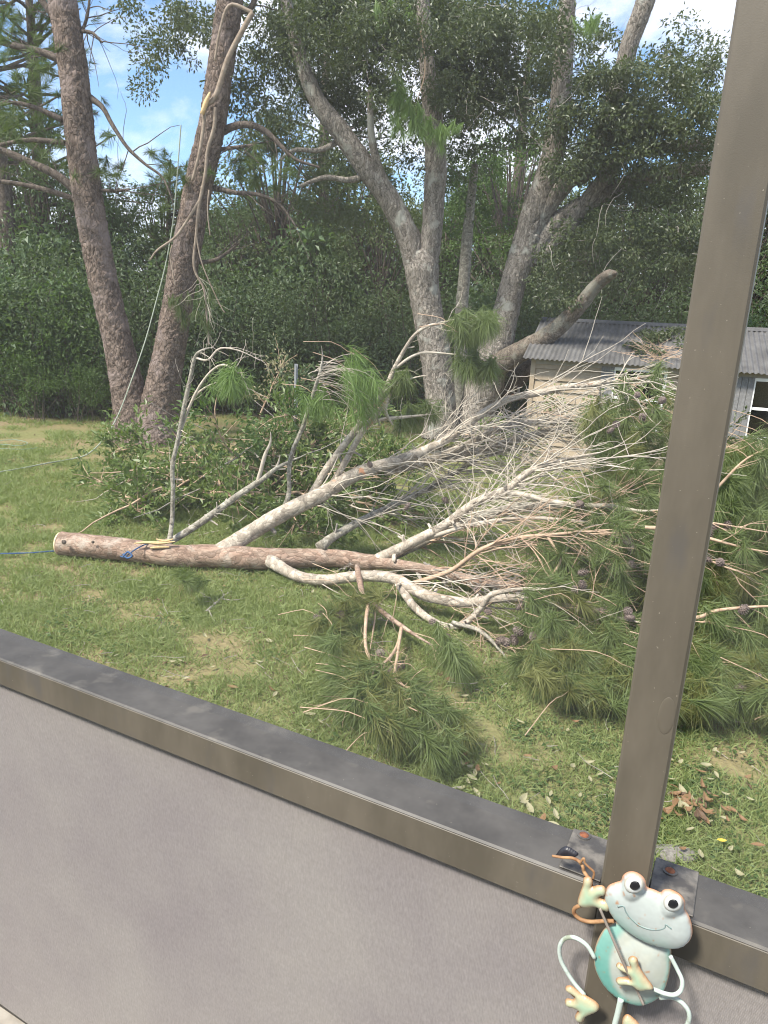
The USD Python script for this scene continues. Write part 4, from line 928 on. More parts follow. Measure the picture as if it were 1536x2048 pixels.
# ================================================================== THE FALLEN PINE
rs = np.random.RandomState(41)
TR = [(122, 1087, 24), (180, 1092, 23), (250, 1099, 22), (350, 1111, 22), (430, 1112, 23), (520, 1117, 22), (600, 1116, 19), (680, 1117, 17.5), (745, 1126, 16)]
trunk_pts, trunk_r = [], []
for x, y, w in TR:
    P = at_z(x, y, 0.13); trunk_pts.append(P); trunk_r.append(px(w, (P - EYE) @ FWD))
trunk_pts, trunk_r = np.array(trunk_pts), np.array(trunk_r)
fall = thing_at("fallen_pine", "fallen pine tree lying across the lawn with bare pale limbs and green needle ends", "fallen tree", trunk_pts[0])
YT = lambda x: float(np.interp(x, [t[0] for t in TR], trunk_pts[:, 1]))     # the trunk's depth along its length
put("trunk", limb(trunk_pts, trunk_r, 30, .03, .05, 6, 9), "log_bark", fall, smooth=True)
ax = unit(trunk_pts[0] - trunk_pts[1])
cutf = trimesh.creation.cylinder(trunk_r[0] * 0.93, 0.012, sections=30); cutf.apply_transform(trimesh.geometry.align_vectors([0, 0, 1], ax)); cutf.apply_translation(trunk_pts[0] + ax * .012)
put("cut_face", cutf, "cut_wood", fall)
# torn splinter of wood above the rope
for spec in ([(268, 1087, 1), (290, 1085, 3), (320, 1086, 4), (350, 1083, 1)], [(300, 1096, 1.5), (318, 1094, 3.5), (338, 1094, 1.5)], [(312, 1078, 1), (330, 1082, 2.5), (346, 1078, 1)]):
    P, R = pts(spec, YT(300) - .12); put("torn_wood", limb(P, R, 6, .02, .22, 2), "splinter", fall)
for (x, y, w) in ((128, 1084, 4.5), (186, 1084, 3)):            # knots of cut branches
    P = at(x, y, YT(150) - .16); kn = trimesh.creation.icosphere(2, 1.0); kn.apply_scale((px(w, 7.6), px(w * .6, 7.6), px(w, 7.6))); kn.apply_translation(P); put("knot", kn, "dark_bark", fall, smooth=True)

Y0 = 7.3
L = {}
L["upper"] = [(440, 1106, 17, 7.35), (500, 1066, 18, 7.4), (560, 1030, 18, 7.45), (640, 990, 17, 7.5), (720, 945, 15, 7.6), (800, 920, 12, 7.65), (880, 886, 10, 7.7), (960, 830, 9, 7.75), (1020, 798, 8, 7.8), (1080, 785, 8, 7.8), (1150, 772, 7, 7.75), (1230, 765, 6, 7.7), (1300, 752, 4, 7.6), (1345, 744, 3, 7.5)]
L["upper_b"] = [(770, 945, 9, 7.7), (845, 925, 11, 7.85), (920, 895, 9, 7.9), (1000, 856, 8, 7.95), (1060, 845, 7, 8.0), (1125, 840, 5, 8.0), (1180, 850, 3, 8.0)]
L["upper_c"] = [(720, 948, 10, 7.7), (790, 928, 9, 7.85), (880, 918, 8.5, 7.9), (960, 900, 8, 7.95), (1060, 870, 7, 8.0), (1115, 858, 5, 8.0), (1170, 862, 3, 8.0)]
L["mid"] = [(742, 1128, 14, 7.2), (830, 1082, 13, 7.1), (890, 1050, 12, 7.05), (950, 1006, 11, 7.0), (1010, 980, 10, 6.95), (1060, 942, 8, 6.9), (1120, 921, 6, 6.85), (1200, 905, 5, 6.8)]
L["mid_b"] = [(742, 1130, 12, 7.2), (850, 1082, 12, 7.25), (930, 1046, 11, 7.3), (1000, 1022, 12, 7.3), (1080, 1012, 12, 7.3), (1160, 1012, 8, 7.25), (1240, 1020, 4, 7.2)]
L["mid_c"] = [(1005, 985, 7, 6.95), (1050, 990, 7, 6.8), (1100, 1003, 7, 6.7), (1160, 1010, 6.5, 6.6), (1220, 1012, 6, 6.5), (1290, 1022, 4, 6.4), (1380, 1010, 3, 6.3)]
L["mid_d"] = [(850, 1078, 6, 7.1), (890, 1065, 5.5, 7.0), (960, 1046, 5, 6.9), (1060, 1036, 4.5, 6.8), (1180, 1045, 4, 6.6), (1300, 1055, 3, 6.4), (1420, 1060, 2, 6.2)]
L["arch"] = [(822, 1168, 6, 6.7), (900, 1142, 6, 6.5), (960, 1100, 5.5, 6.3), (1030, 1076, 5, 6.2), (1100, 1070, 4.5, 6.1), (1180, 1063, 4, 6.0), (1250, 1068, 3, 5.9)]
L["arch_b"] = [(1095, 1072, 4, 6.1), (1112, 1100, 4, 6.0), (1120, 1125, 3.5, 5.9), (1100, 1160, 3, 5.85), (1110, 1200, 2.5, 5.8)]
L["back"] = [(640, 1095, 12, 7.4), (665, 1075, 11, 7.5), (720, 1043, 10, 7.7), (775, 1016, 8, 7.9), (860, 975, 6, 8.0), (910, 946, 4.5, 8.0), (980, 910, 3.5, 8.0), (1060, 895, 2.5, 8.0)]
L["main"] = [(735, 1122, 15, 7.25), (800, 1130, 14, 7.1), (880, 1145, 13, 6.9), (960, 1164, 12, 6.7), (1050, 1172, 10, 6.5), (1150, 1152, 8, 6.3), (1220, 1140, 6, 6.2), (1300, 1122, 4, 6.1)]
L["main_b"] = [(860, 1150, 9, 6.95), (920, 1160, 9, 7.0), (1000, 1168, 8, 7.0), (1080, 1165, 6, 7.0), (1160, 1150, 4, 6.9)]
L["low"] = [(525, 1116, 12, 7.15), (590, 1150, 14, 6.95), (650, 1160, 14, 6.8), (720, 1152, 14, 6.6), (790, 1158, 14, 6.4), (850, 1190, 14, 6.15), (930, 1205, 13, 5.95), (1010, 1196, 11, 5.8), (1080, 1205, 9, 5.65), (1150, 1216, 8, 5.5), (1230, 1234, 6, 5.35), (1300, 1250, 4, 5.2)]
L["bow"] = [(792, 1160, 9, 6.4), (808, 1185, 10, 6.25), (830, 1215, 10, 6.1), (862, 1240, 9, 5.95), (900, 1254, 8.5, 5.85), (935, 1243, 8, 5.75), (965, 1212, 7.5, 5.7), (985, 1188, 7, 5.65), (1050, 1178, 6, 5.6), (1130, 1180, 4, 5.5)]
L["front"] = [(714, 1132, 7, 6.7), (720, 1165, 8, 6.4), (728, 1192, 7, 6.1), (760, 1220, 6.5, 5.8), (800, 1250, 6, 5.5), (850, 1282, 3.5, 5.2), (905, 1310, 2.5, 5.0)]
L["drop"] = [(738, 1200, 5, 5.9), (732, 1240, 4.5, 5.4), (731, 1290, 4, 4.95), (740, 1322, 3.5, 4.65), (745, 1350, 3, 4.45), (720, 1400, 2, 4.2)]
L["drop_b"] = [(752, 1212, 3, 5.9), (748, 1250, 3, 5.6), (740, 1300, 2.5, 5.2)]
L["drop_c"] = [(804, 1252, 5, 5.5), (795, 1290, 4.5, 5.2), (775, 1320, 4, 4.7), (740, 1345, 3, 4.5), (690, 1390, 2, 4.25)]
L["drop_d"] = [(804, 1252, 3.5, 5.5), (795, 1310, 3.5, 4.85), (792, 1360, 3, 4.45), (850, 1390, 2.5, 4.25), (895, 1430, 2, 4.1)]
L["under"] = [(905, 1245, 6, 5.8), (960, 1262, 5.5, 5.6), (1000, 1300, 5, 5.4), (1020, 1330, 4, 5.25)]
L["dead_a"] = [(338, 1090, 5, YT(340)), (344, 1040, 5, 7.4), (346, 980, 5, 7.4), (345, 930, 5, 7.4), (356, 880, 5, 7.4), (368, 815, 5, 7.4), (380, 760, 4.5, 7.4), (390, 715, 4, 7.35), (405, 700, 3.5, 7.3), (425, 695, 3, 7.3)]
L["dead_b"] = [(376, 820, 3.5, 7.4), (395, 780, 3.5, 7.35), (420, 745, 3, 7.3), (445, 730, 3, 7.25), (470, 740, 2.5, 7.2), (490, 765, 2, 7.15), (500, 790, 1.5, 7.1)]
L["dead_c"] = [(358, 875, 3, 7.4), (377, 820, 3, 7.45), (392, 790, 3, 7.5), (420, 770, 2.5, 7.5), (445, 762, 2, 7.5)]
L["dead_d"] = [(390, 715, 3, 7.35), (415, 720, 2.5, 7.3), (440, 697, 2.5, 7.3), (480, 702, 2, 7.3), (520, 721, 1.2, 7.3)]
L["side"] = [(318, 1088, 7, YT(320)), (345, 1080, 8, 7.4), (400, 1046, 8, 7.5), (480, 988, 7, 7.6), (520, 962, 6.5, 7.65), (560, 932, 5, 7.7), (608, 911, 3, 7.75)]
L["side_b"] = [(514, 966, 5, 7.65), (522, 940, 5, 7.65), (530, 910, 4.5, 7.65), (541, 885, 4, 7.65), (541, 864, 3, 7.65)]
L["side_c"] = [(550, 940, 4, 7.7), (557, 925, 3.5, 7.7), (560, 910, 3, 7.7)]
L["plume"] = [(567, 1020, 6, 7.5), (578, 985, 5, 7.5), (578, 940, 5, 7.5), (586, 900, 5, 7.5), (603, 860, 4.5, 7.45), (618, 815, 4, 7.4), (632, 770, 4, 7.35), (640, 745, 3.5, 7.3), (645, 715, 2.5, 7.3), (643, 692, 1.5, 7.3)]
L["tall"] = [(622, 990, 9, 7.55), (655, 935, 9, 7.6), (700, 875, 8.5, 7.65), (738, 825, 8, 7.7), (768, 785, 7.5, 7.7), (785, 745, 6, 7.7), (800, 715, 5, 7.7), (825, 675, 4.5, 7.65), (850, 655, 4, 7.6), (885, 645, 3, 7.55), (935, 636, 2.2, 7.5), (960, 650, 1.5, 7.45)]
L["tall_b"] = [(660, 975, 8, 7.55), (690, 925, 8, 7.6), (722, 868, 7.5, 7.6), (752, 830, 7, 7.65), (775, 800, 6, 7.65), (785, 780, 5, 7.65)]
L["tall_c"] = [(793, 735, 4, 7.7), (820, 715, 3.5, 7.7), (850, 705, 3, 7.7), (900, 708, 2.5, 7.65), (950, 713, 2, 7.6)]
L["tall_d"] = [(772, 782, 4, 7.65), (800, 765, 3, 7.6), (830, 755, 2.5, 7.6), (855, 750, 2, 7.55)]
L["tall_e"] = [(742, 845, 5, 7.7), (770, 838, 4.5, 7.75), (800, 835, 4, 7.8), (850, 830, 3, 7.9), (900, 825, 2, 8.0)]
L["tall_f"] = [(775, 800, 4, 7.65), (770, 820, 5, 7.65), (778, 838, 5, 7.7), (786, 850, 4, 7.75)]
L["spur"] = [(714, 880, 4, 7.65), (716, 850, 4, 7.65), (718, 830, 3, 7.65)]
L["right_a"] = [(1290, 1055, 5, 5.6), (1360, 1060, 5, 5.5), (1430, 1080, 4, 5.4), (1510, 1100, 3, 5.3), (1600, 1110, 2, 5.2)]
L["right_b"] = [(1330, 1030, 4, 5.8), (1420, 1045, 3.5, 5.7), (1540, 1065, 3, 5.6)]
L["right_c"] = [(1300, 1250, 5, 5.2), (1395, 1235, 5, 5.0), (1440, 1220, 4.5, 4.95), (1540, 1212, 3.5, 4.9), (1620, 1212, 2, 4.9)]
L["right_d"] = [(1350, 1090, 3, 5.5), (1440, 1130, 3, 5.3), (1500, 1150, 2, 5.2)]
L["right_e"] = [(1430, 980, 4, 6.0), (1490, 920, 3.5, 6.0), (1550, 890, 3, 6.0)]
BARK = {"upper": "limb_bark", "mid": "limb_bark", "low": "limb_bark", "bow": "limb_bark", "front": "log_bark", "back": "lichen_bark", "main": "log_bark", "mid_b": "lichen_bark", "dead_a": "lichen_bark", "plume": "lichen_bark", "side": "lichen_bark", "under": "lichen_bark"}
GUIDE = {}
for nm, spec in L.items():
    spec = [(x, y, w, Y - float(np.interp(Y, [4.8, 6.9], [.1, .42]))) for x, y, w, Y in spec]
    if nm in ("upper", "mid", "mid_b", "main", "low", "back", "side", "dead_a"):          # rooted in the trunk
        x, y, w, _ = spec[0]; spec[0] = (x, y, w * 1.25, YT(x) + (.02 if nm != "low" else -.03))
    P, R = pts(spec, 7.3)
    R *= .90 if nm in ("upper", "side", "plume", "dead_a") else .80
    if nm == "low": P[0, 1] += .05; R[0] *= 1.25
    R[-1] *= .35; R[-2] *= .75
    gz = R * 0.8
    for i_, (x, y, w, Y) in enumerate(spec):
        if P[i_, 2] < gz[i_]: P[i_] = at_z(x, y, gz[i_])
    GUIDE[nm] = (P, R)
    big = R.max() > .03
    put("limb", limb(P, R, 16 if big else 8, .035, .06 if big else .08, len(GUIDE), 14), BARK.get(nm, "limb_bark" if big else "twig_tan" if nm.startswith(("right", "drop", "arch")) else "twig_pale"), fall, smooth=True)

# fine bare twigs growing from the limbs, pale and tangled, mostly sweeping to the right
TW = {"twig_pale": [], "twig_tan": [], "twig_grey": []}
TIPS = []


def sprout(nm, n, t0, t1, ln, r0, bias, matn, kids=2, sag=.02, wig=.13, spread=.5):
    P, R = GUIDE[nm]; Q = spline(P, 80); k = rs.randint(int(t0 * 79), int(t1 * 79) + 1, n)
    tg = unit(np.gradient(Q, axis=0))[k]
    d = unit(tg * .8 + rs.normal(size=(n, 3)) * spread + np.asarray(bias))
    lens = rs.uniform(*ln, n)
    BP, BR = stick_batch(n, Q[k], d, lens, rs.uniform(.7, 1.2, n) * r0, rs, 8, sag, wig)
    BP[..., 2] = np.maximum(BP[..., 2], .012)
    TW[matn].append(tubes(BP, BR, 4)); TIPS.extend((BP[i, -1], BP[i, -1] - BP[i, -2]) for i in range(n))
    for _ in range(kids):
        j = rs.randint(2, 7, n); s = BP[np.arange(n), j]; dd = unit(BP[np.arange(n), j] - BP[np.arange(n), j - 1])
        d2 = unit(dd + rs.normal(size=(n, 3)) * .55 + np.asarray(bias) * .5)
        CP, CR = stick_batch(n, s, d2, lens * rs.uniform(.3, .65, n), r0 * .55, rs, 6, sag, wig * 1.3)
        CP[..., 2] = np.maximum(CP[..., 2], .01)
        TW[matn].append(tubes(CP, CR, 4)); TIPS.extend((CP[i, -1], CP[i, -1] - CP[i, -2]) for i in range(n))


for nm, n in (("upper", 46), ("upper_b", 40), ("upper_c", 40)): sprout(nm, int(n * .85), .22, .95, (.4, 1.3), .0072, (.5, -.2, .0), "twig_pale", 2, .03, .17, .6)
for nm, n in (("mid", 34), ("mid_b", 30), ("back", 30)): sprout(nm, int(n * 1.3), .25, .95, (.35, 1.1), .0062, (.4, -.1, .05), "twig_pale", 2, .02, .17, .6)
for nm, n in (("main", 34), ("main_b", 20), ("arch", 24), ("mid_c", 16), ("mid_d", 18)): sprout(nm, int(n * 1.3), .25, .95, (.3, .9), .0055, (.35, -.1, .05), "twig_grey" if nm.startswith("main") else "twig_tan", 3, .02)
for nm, n in (("low", 26), ("bow", 14), ("under", 12)): sprout(nm, n, .3, .95, (.2, .6), .004, (.3, -.2, .0), "twig_tan", 2, .02)
for nm, n in (("front", 8), ("drop", 8), ("drop_c", 12), ("drop_d", 12)): sprout(nm, n, .4, 1., (.15, .4), .0035, (.0, -.2, -.1), "twig_tan", 2, .03)
for nm, n in (("right_a", 5), ("right_b", 4), ("right_c", 7), ("right_d", 4), ("right_e", 4)): sprout(nm, n, .2, 1., (.2, .5), .004, (.3, -.1, .0), "twig_tan", 2, .02)
for nm, n in (("dead_a", 10), ("dead_b", 10), ("dead_d", 6), ("tall", 12), ("tall_b", 10), ("tall_c", 8), ("tall_e", 14), ("side", 6)): sprout(nm, n, .35, 1., (.1, .4), .003, (.2, 0, .1), "twig_pale", 1, .0, .22)
# the bent plume of fine twigs
n = 34
d = np.column_stack([rs.uniform(.5, 1.2, n), rs.normal(size=n) * .25, rs.uniform(-.05, .95, n)])
PB, PR = stick_batch(n, at(632, 770, 6.92) + rs.normal(size=(n, 3)) * [.03, .05, .09] + np.outer(rs.rand(n), at(642, 730, 6.9) - at(632, 770, 6.92)), d, rs.uniform(.35, .62, n), .0032, rs, 9, .14, .06)
TW["twig_pale"].append(tubes(PB, PR, 4))
# long straight whips that sweep to the right
for nm, n, r_, up_ in (("upper", 20, .008, .0), ("upper_b", 18, .0075, .05), ("upper_c", 18, .0075, .0), ("mid", 24, .008, .08), ("mid_b", 20, .0075, .05), ("main", 26, .0075, .06), ("main_b", 14, .007, .1), ("back", 18, .007, .12), ("low", 16, .0065, .02), ("arch", 12, .006, .0)):
    P, R = GUIDE[nm]; Q = spline(P, 60); k = rs.randint(10, 50, n); d = unit(np.gradient(Q, axis=0))[k] * .7 + rs.normal(size=(n, 3)) * .2 + [.5, -.12, up_]
    BP, BR = stick_batch(n, Q[k], d, rs.uniform(.8, 1.7, n), r_ * rs.uniform(.6, 1.2, n), rs, 10, .012, .13, .25); BP[..., 2] = np.maximum(BP[..., 2], .012)
    TW["twig_pale" if rs.rand() < .6 else "twig_tan"].append(tubes(BP, BR, 5))
    j = rs.randint(3, 8, n); CP, CR = stick_batch(n, BP[np.arange(n), j], unit(d) + rs.normal(size=(n, 3)) * .4, rs.uniform(.3, .8, n), r_ * .5, rs, 7, .015, .1); CP[..., 2] = np.maximum(CP[..., 2], .01)
    TW["twig_pale"].append(tubes(CP, CR, 4))
# short snapped stubs and knots along the limbs
for nm in ("upper", "upper_b", "upper_c", "mid", "mid_b", "back", "main", "low", "bow", "side", "tall", "tall_b", "dead_a", "plume"):
    P, R = GUIDE[nm]; Q = spline(np.column_stack([P, R]), 60); n = 9; k = rs.randint(4, 52, n); tg = unit(np.gradient(Q[:, :3], axis=0))[k]
    BP, BR = stick_batch(n, Q[k, :3], unit(tg * .6 + rs.normal(size=(n, 3))), Q[k, 3] + rs.uniform(.02, .10, n), np.maximum(Q[k, 3] * rs.uniform(.2, .45, n), .003), rs, 4, 0, .15, .75)
    TW["twig_grey" if rs.rand() < .5 else "twig_pale"].append(tubes(BP, BR, 6))
for k, v in TW.items(): put("twigs", cat(*v), k, fall, kind="stuff")

# needles: single tufts that can be told apart are parts, the rest one mass
def inside(poly, n, y0, y1, dmin, dmax):
    """n points in a picture polygon; depth runs from y0 (top of the polygon) to y1 (bottom), with dmin..dmax added."""
    pl = Polygon(poly); a, b, c_, d_ = pl.bounds; out = []
    while len(out) < n:
        x, y = rs.uniform(a, c_), rs.uniform(b, d_)
        if contains_xy(pl, x, y): out.append(at(x, y, np.interp(y, [b, d_], [y0, y1]) + rs.uniform(dmin, dmax)))
    return out


TUFTS = []                                                # (point, direction, needles, length, material)
for c in inside([(1060, 1200), (1120, 1010), (1200, 900), (1310, 880), (1420, 870), (1640, 880), (1640, 1440), (1360, 1420), (1230, 1410), (1090, 1390), (1020, 1320)], 640, 6.8, 4.15, -.1, .9):
    TUFTS.append((c, [rs.normal() * .7 + .25, rs.normal() * .5 - .35, -.6 + rs.normal() * .4], int(rs.uniform(70, 140)), rs.uniform(.15, .22), "needle_green" if rs.rand() < .62 else "needle_olive"))
for c in inside([(1040, 1330), (1100, 1290), (1250, 1290), (1420, 1290), (1640, 1290), (1640, 1400), (1350, 1410), (1240, 1400), (1090, 1380)], 130, 4.6, 4.1, 0, .5):
    TUFTS.append((c, [rs.normal() * .8 + .1, -.5 + rs.normal() * .4, -.3 + rs.normal() * .4], int(rs.uniform(60, 135)), rs.uniform(.15, .22), "needle_green" if rs.rand() < .7 else "needle_olive"))
for c in inside([(1150, 830), (1220, 800), (1340, 778), (1345, 890), (1180, 880)], 40, 7.0, 6.8, -.2, .5):
    TUFTS.append((c, [rs.normal() * .6 + .3, rs.normal() * .4 - .1, -.5 + rs.normal() * .4], int(rs.uniform(40, 90)), .18, "needle_green" if rs.rand() < .5 else "needle_olive"))
for c in inside([(1170, 820), (1330, 880), (1330, 1010), (1240, 1000), (1190, 930)], 40, 7.2, 6.8, -.3, .3):
    TUFTS.append((c, [rs.normal() * .35, -.1, -1], 120, .20, "needle_green"))
for c in inside([(1440, 870), (1640, 860), (1640, 1060), (1420, 1040)], 55, 6.3, 5.8, -.3, .3):
    TUFTS.append((c, [rs.normal() * .35 + .1, -.2, -1], 120, .20, "needle_green"))
for c in inside([(670, 1320), (790, 1320), (860, 1380), (930, 1430), (950, 1490), (860, 1500), (750, 1460), (660, 1400)], 92, 4.5, 3.85, -.05, .3):
    o_ = c - at(745, 1340, 4.4); TUFTS.append((c, unit(o_ + [0, 0, .05]) + rs.normal(size=3) * .45 + [0, -.15, -.1], int(rs.uniform(45, 105)), rs.uniform(.14, .21), "needle_green" if rs.rand() < .75 else "needle_olive"))
for c in inside([(650, 1190), (760, 1180), (720, 1290), (690, 1370), (640, 1330), (620, 1250)], 40, 5.5, 4.4, 0, .2):
    TUFTS.append((c, [rs.normal() * .8 - .3, -.3 + rs.normal() * .4, -.1 + rs.normal() * .4], int(rs.uniform(40, 90)), .17, "needle_green" if rs.rand() < .7 else "needle_olive"))
for c in inside([(880, 1270), (940, 1290), (930, 1340), (890, 1330)], 8, 5.3, 5.0, 0, .1): TUFTS.append((c, [.2, -.4, -.6], 90, .19, "needle_green"))
for c in inside([(340, 1140), (400, 1140), (400, 1175), (340, 1175)], 6, 6.6, 6.3, 0, .1): TUFTS.append((c, [rs.normal() * .5, -.4, .1], 70, .16, "needle_green"))
for x, y, Y, n in ((445, 765, 7.15, 3), (462, 775, 7.15, 4), (480, 762, 7.15, 3), (470, 745, 7.15, 2), (430, 790, 7.15, 1), (800, 762, 7.6, 3), (788, 770, 7.6, 2), (930, 640, 7.45, 5), (960, 660, 7.45, 7), (985, 640, 7.45, 4), (925, 665, 7.45, 3), (950, 728, 7.55, 6), (985, 735, 7.55, 5), (925, 725, 7.55, 3), (820, 830, 8.0, 4), (860, 820, 8.0, 4), (800, 850, 7.9, 2), (1245, 760, 7.5, 1), (1310, 745, 7.5, 2), (640, 800, 7.35, 3), (622, 815, 7.35, 2), (655, 808, 7.35, 2)):
    for _ in range(n): TUFTS.append((at(x + rs.normal() * 9, y + rs.normal() * 7, Y - .42 + rs.normal() * .08), [rs.normal() * .4, -.15, -1], 85, .20 if x > 700 else .18, "needle_light" if x < 700 else "needle_green"))
for i in range(n_ := 34):
    e = PB[i % len(PB), -1]; TUFTS.append((e, unit(PB[i % len(PB), -1] - PB[i % len(PB), -3]) + [0, 0, -.9], 46, .20, "needle_light"))
for (c, d) in TIPS:                                         # living twig ends in the right part
    x, y = proj(c)
    if x > 1060 and y > 1290 - .42 * (x - 400) + (80 if x < 1180 else 0) and y > 850 and rs.rand() < .45: TUFTS.append((c, d + np.array([0, 0, -.02]), 70, .19, "needle_green"))
TUFTS.sort(key=lambda t: np.linalg.norm(t[0] - EYE))
mass, singles, stems = {"needle_green": [], "needle_light": [], "needle_olive": []}, 0, []
for i, (c, d, n, ln, mt) in enumerate(TUFTS):
    c = np.array(c)
    if c[2] < .10:
        r_ = c - EYE; c = EYE + r_ * ((rs.uniform(.10, .30) - EYE[2]) / r_[2])
    v, f = tuft(c, d, int(n * (1.0 if mt == "needle_light" else 1.4)), ln * 1.12, rs, .0019, rs.uniform(.75, 1.25), rs.uniform(.08, .3))
    v[:, 2] = np.maximum(v[:, 2], .012 + .02 * rs.rand(len(v)))
    x, y = proj(c)
    if singles < 280 and -20 < x < 1560:
        put("needle_tuft", (v, f), mt, fall); singles += 1
    else: mass[mt].append((v, f))
    bk_ = unit(np.array([-.9, .35, .12]) + rs.normal(size=3) * .35); ln_ = rs.uniform(.25, .6)
    if i % 8 == 0: stems.append(np.stack([c + bk_ * ln_, c + bk_ * ln_ * .45 + [0, 0, .03 + .05 * rs.rand()], c + bk_ * .08 + [0, 0, .01], c]))
for k, v in mass.items():
    if v: put("needles", cat(*v), k, fall, kind="stuff")
stems = np.array(stems); stems[..., 2] = np.maximum(stems[..., 2], .01)
put("twigs", tubes(np.stack([spline(s, 7) for s in stems]), np.linspace(.0036, .0022, 7)[None] * np.ones((len(stems), 1)), 4), "twig_tan", fall, kind="stuff")


def cone_mesh(q, Lc, tilt):
    """An open pine cone: a core and spiralled scales."""
    vs, fs, n = [], [], 0
    core = trimesh.creation.icosphere(1, 1.0); core.apply_scale((Lc * .26, Lc * .26, Lc * .46)); vs.append(np.array(core.vertices)); fs.append(np.array(core.faces)); n = len(core.vertices)
    K = 58
    for k in range(K):
        t = (k + .5) / K; z = (t - .5) * Lc * .96; rad = Lc * .42 * math.sin(math.pi * (0.12 + 0.80 * t)) ** .8
        a = k * 2.39996; o = np.array([math.cos(a), math.sin(a), 0]); s = np.array([-o[1], o[0], 0]); up = np.array([0, 0, 1.0])
        b = o * rad * .35 + up * z; e = o * rad + up * (z + Lc * .07); w = Lc * .085
        vv = np.array([b - s * w * .4, b + s * w * .4, e + s * w, e - s * w, e + o * .002 + up * Lc * .03, b + up * Lc * .035])
        vs.append(vv); fs.append(np.array([[0, 2, 1], [0, 3, 2], [3, 4, 2], [5, 1, 2], [5, 2, 4], [5, 4, 3], [5, 3, 0]]) + n); n += 6
    V, F = np.vstack(vs), np.vstack(fs)
    Rm = trimesh.geometry.align_vectors([0, 0, 1], unit(tilt))[:3, :3]
    return V @ Rm.T, F


CONES = [(722, 1350, 4.72), (738, 1362, 4.68), (752, 1345, 4.72), (770, 1352, 4.7), (786, 1340, 4.75), (782, 1362, 4.68), (760, 1306, 5.0), (815, 1378, 4.6), (735, 1336, 4.8), (678, 1228, 5.5), (800, 1332, 4.85), (635, 1236, 5.5), (645, 1226, 5.55), (1232, 848, 7.1), (1222, 860, 7.1), (1275, 790, 7.3), (1285, 835, 7.2), (1310, 820, 7.2), (1325, 800, 7.2), (1180, 850, 7.4), (1160, 1008, 6.5), (1265, 1095, 5.8), (1255, 1080, 5.8), (1225, 1110, 5.8), (1262, 1130, 5.7), (1165, 1145, 5.8), (1110, 1170, 5.7), (1150, 1180, 5.6), (1165, 1172, 5.6), (1125, 1180, 5.6), (1160, 1220, 5.4), (1175, 1212, 5.4), (1190, 1222, 5.4), (1080, 1213, 5.5), (1095, 1222, 5.5), (1068, 1272, 5.3), (1075, 1280, 5.3), (1000, 1282, 5.4), (1012, 1284, 5.4), (1028, 1282, 5.4), (1035, 1262, 5.45), (1260, 1235, 5.2), (1255, 1222, 5.25), (1430, 1052, 5.7), (1418, 1066, 5.6), (1456, 1050, 5.7), (1412, 1118, 5.3), (1486, 1220, 4.9), (1440, 1125, 5.3), (1515, 1355, 4.5), (1480, 1375, 4.45), (892, 1275, 5.5), (975, 1222, 5.7), (740, 930, 7.5), (815, 1012, 7.4), (890, 1000, 7.3), (1205, 1225, 5.4), (1292, 1245, 5.2), (1040, 1212, 5.6), (955, 1178, 6.1), (865, 1245, 5.9)]
for x, y, Y in CONES:
    c = at_up(x, y, Y - float(np.interp(Y, [4.8, 6.9], [.1, .42])), .06)
    v, f = cone_mesh(rs, .082 * rs.uniform(.85, 1.15), rs.normal(size=3) + [0, 0, -.4])
    put("pine_cone", (v + c, f), "cone", fall)
# brown needles and cone clusters left on the bare twigs
nd = []
for x, y, Y in ((830, 890, 7.7), (745, 930, 7.6), (915, 900, 7.8), (905, 970, 7.4), (880, 1000, 7.4), (720, 1000, 7.5), (655, 1015, 7.5), (770, 1030, 7.5), (940, 1040, 7.1), (1010, 970, 6.9), (700, 1130, 7.0), (770, 790, 7.6), (640, 750, 7.3), (760, 800, 7.6), (950, 880, 7.8), (1065, 900, 7.8), (975, 1180, 6.0), (890, 1175, 6.5), (745, 1235, 5.8)):
    for _ in range(3): nd.append(tuft(at(x + rs.normal() * 8, y + rs.normal() * 8, Y - float(np.interp(Y, [4.8, 6.9], [.1, .42]))), rs.normal(size=3), 16, .05, rs, .0022, 1.2))
put("dry_needles", cat(*nd), "twig_grey", fall, kind="stuff")

# ================================================================== ROPES
def rope(name, label, spec, matn, r, seg=120, ground=()):
    P = np.array([at(x, y, Y) for x, y, Y in spec]); P[:, 2] = np.maximum(P[:, 2], r + .035)
    Q = spline(P, seg); k = np.arange(seg)
    o = thing_at(name, label, "rope", P[0])
    sides = 8
    v, f = tubes(Q[None], np.full((1, seg), r), sides)
    a = np.repeat(k, sides) * 1.1 + np.tile(np.arange(sides), seg) / sides * 2 * np.pi * 1
    c_ = np.repeat(Q, sides, 0); v[:-2] = c_ + (v[:-2] - c_) * (1 + .18 * np.cos(3 * a))[:, None]
    put("strand", (v, f), matn, o, smooth=True)
    return o


rope("pale_rope", "thin pale rope slanting from the pine trunk down to the grass", [(362, 250, 13.2), (352, 380, 13.2), (345, 450, 13.2), (331, 530, 13.1), (313, 600, 13.0), (291, 680, 12.8), (266, 752, 12.5), (238, 826, 12.2), (212, 872, 11.9), (180, 905, 11.4), (150, 922, GY_(150, 922)), (95, 932, GY_(95, 932)), (40, 943, GY_(40, 943)), (-60, 960, GY_(-60, 960))], "rope_pale", .010, 240)
rb = rope("blue_rope", "blue rope tied round the felled log and trailing off left across the grass", [(300, 1086, YT(300) - .02), (288, 1090, YT(290) - .10), (272, 1098, YT(275) - .19), (258, 1108, YT(262) - .20), (247, 1114, YT(250) - .21), (230, 1113, GY_(230, 1116)), (205, 1114, GY_(205, 1114)), (160, 1112, GY_(160, 1112)), (110, 1110, GY_(110, 1110)), (50, 1114, GY_(50, 1114)), (-60, 1116, GY_(-60, 1116))], "rope_blue", .0065, 200)
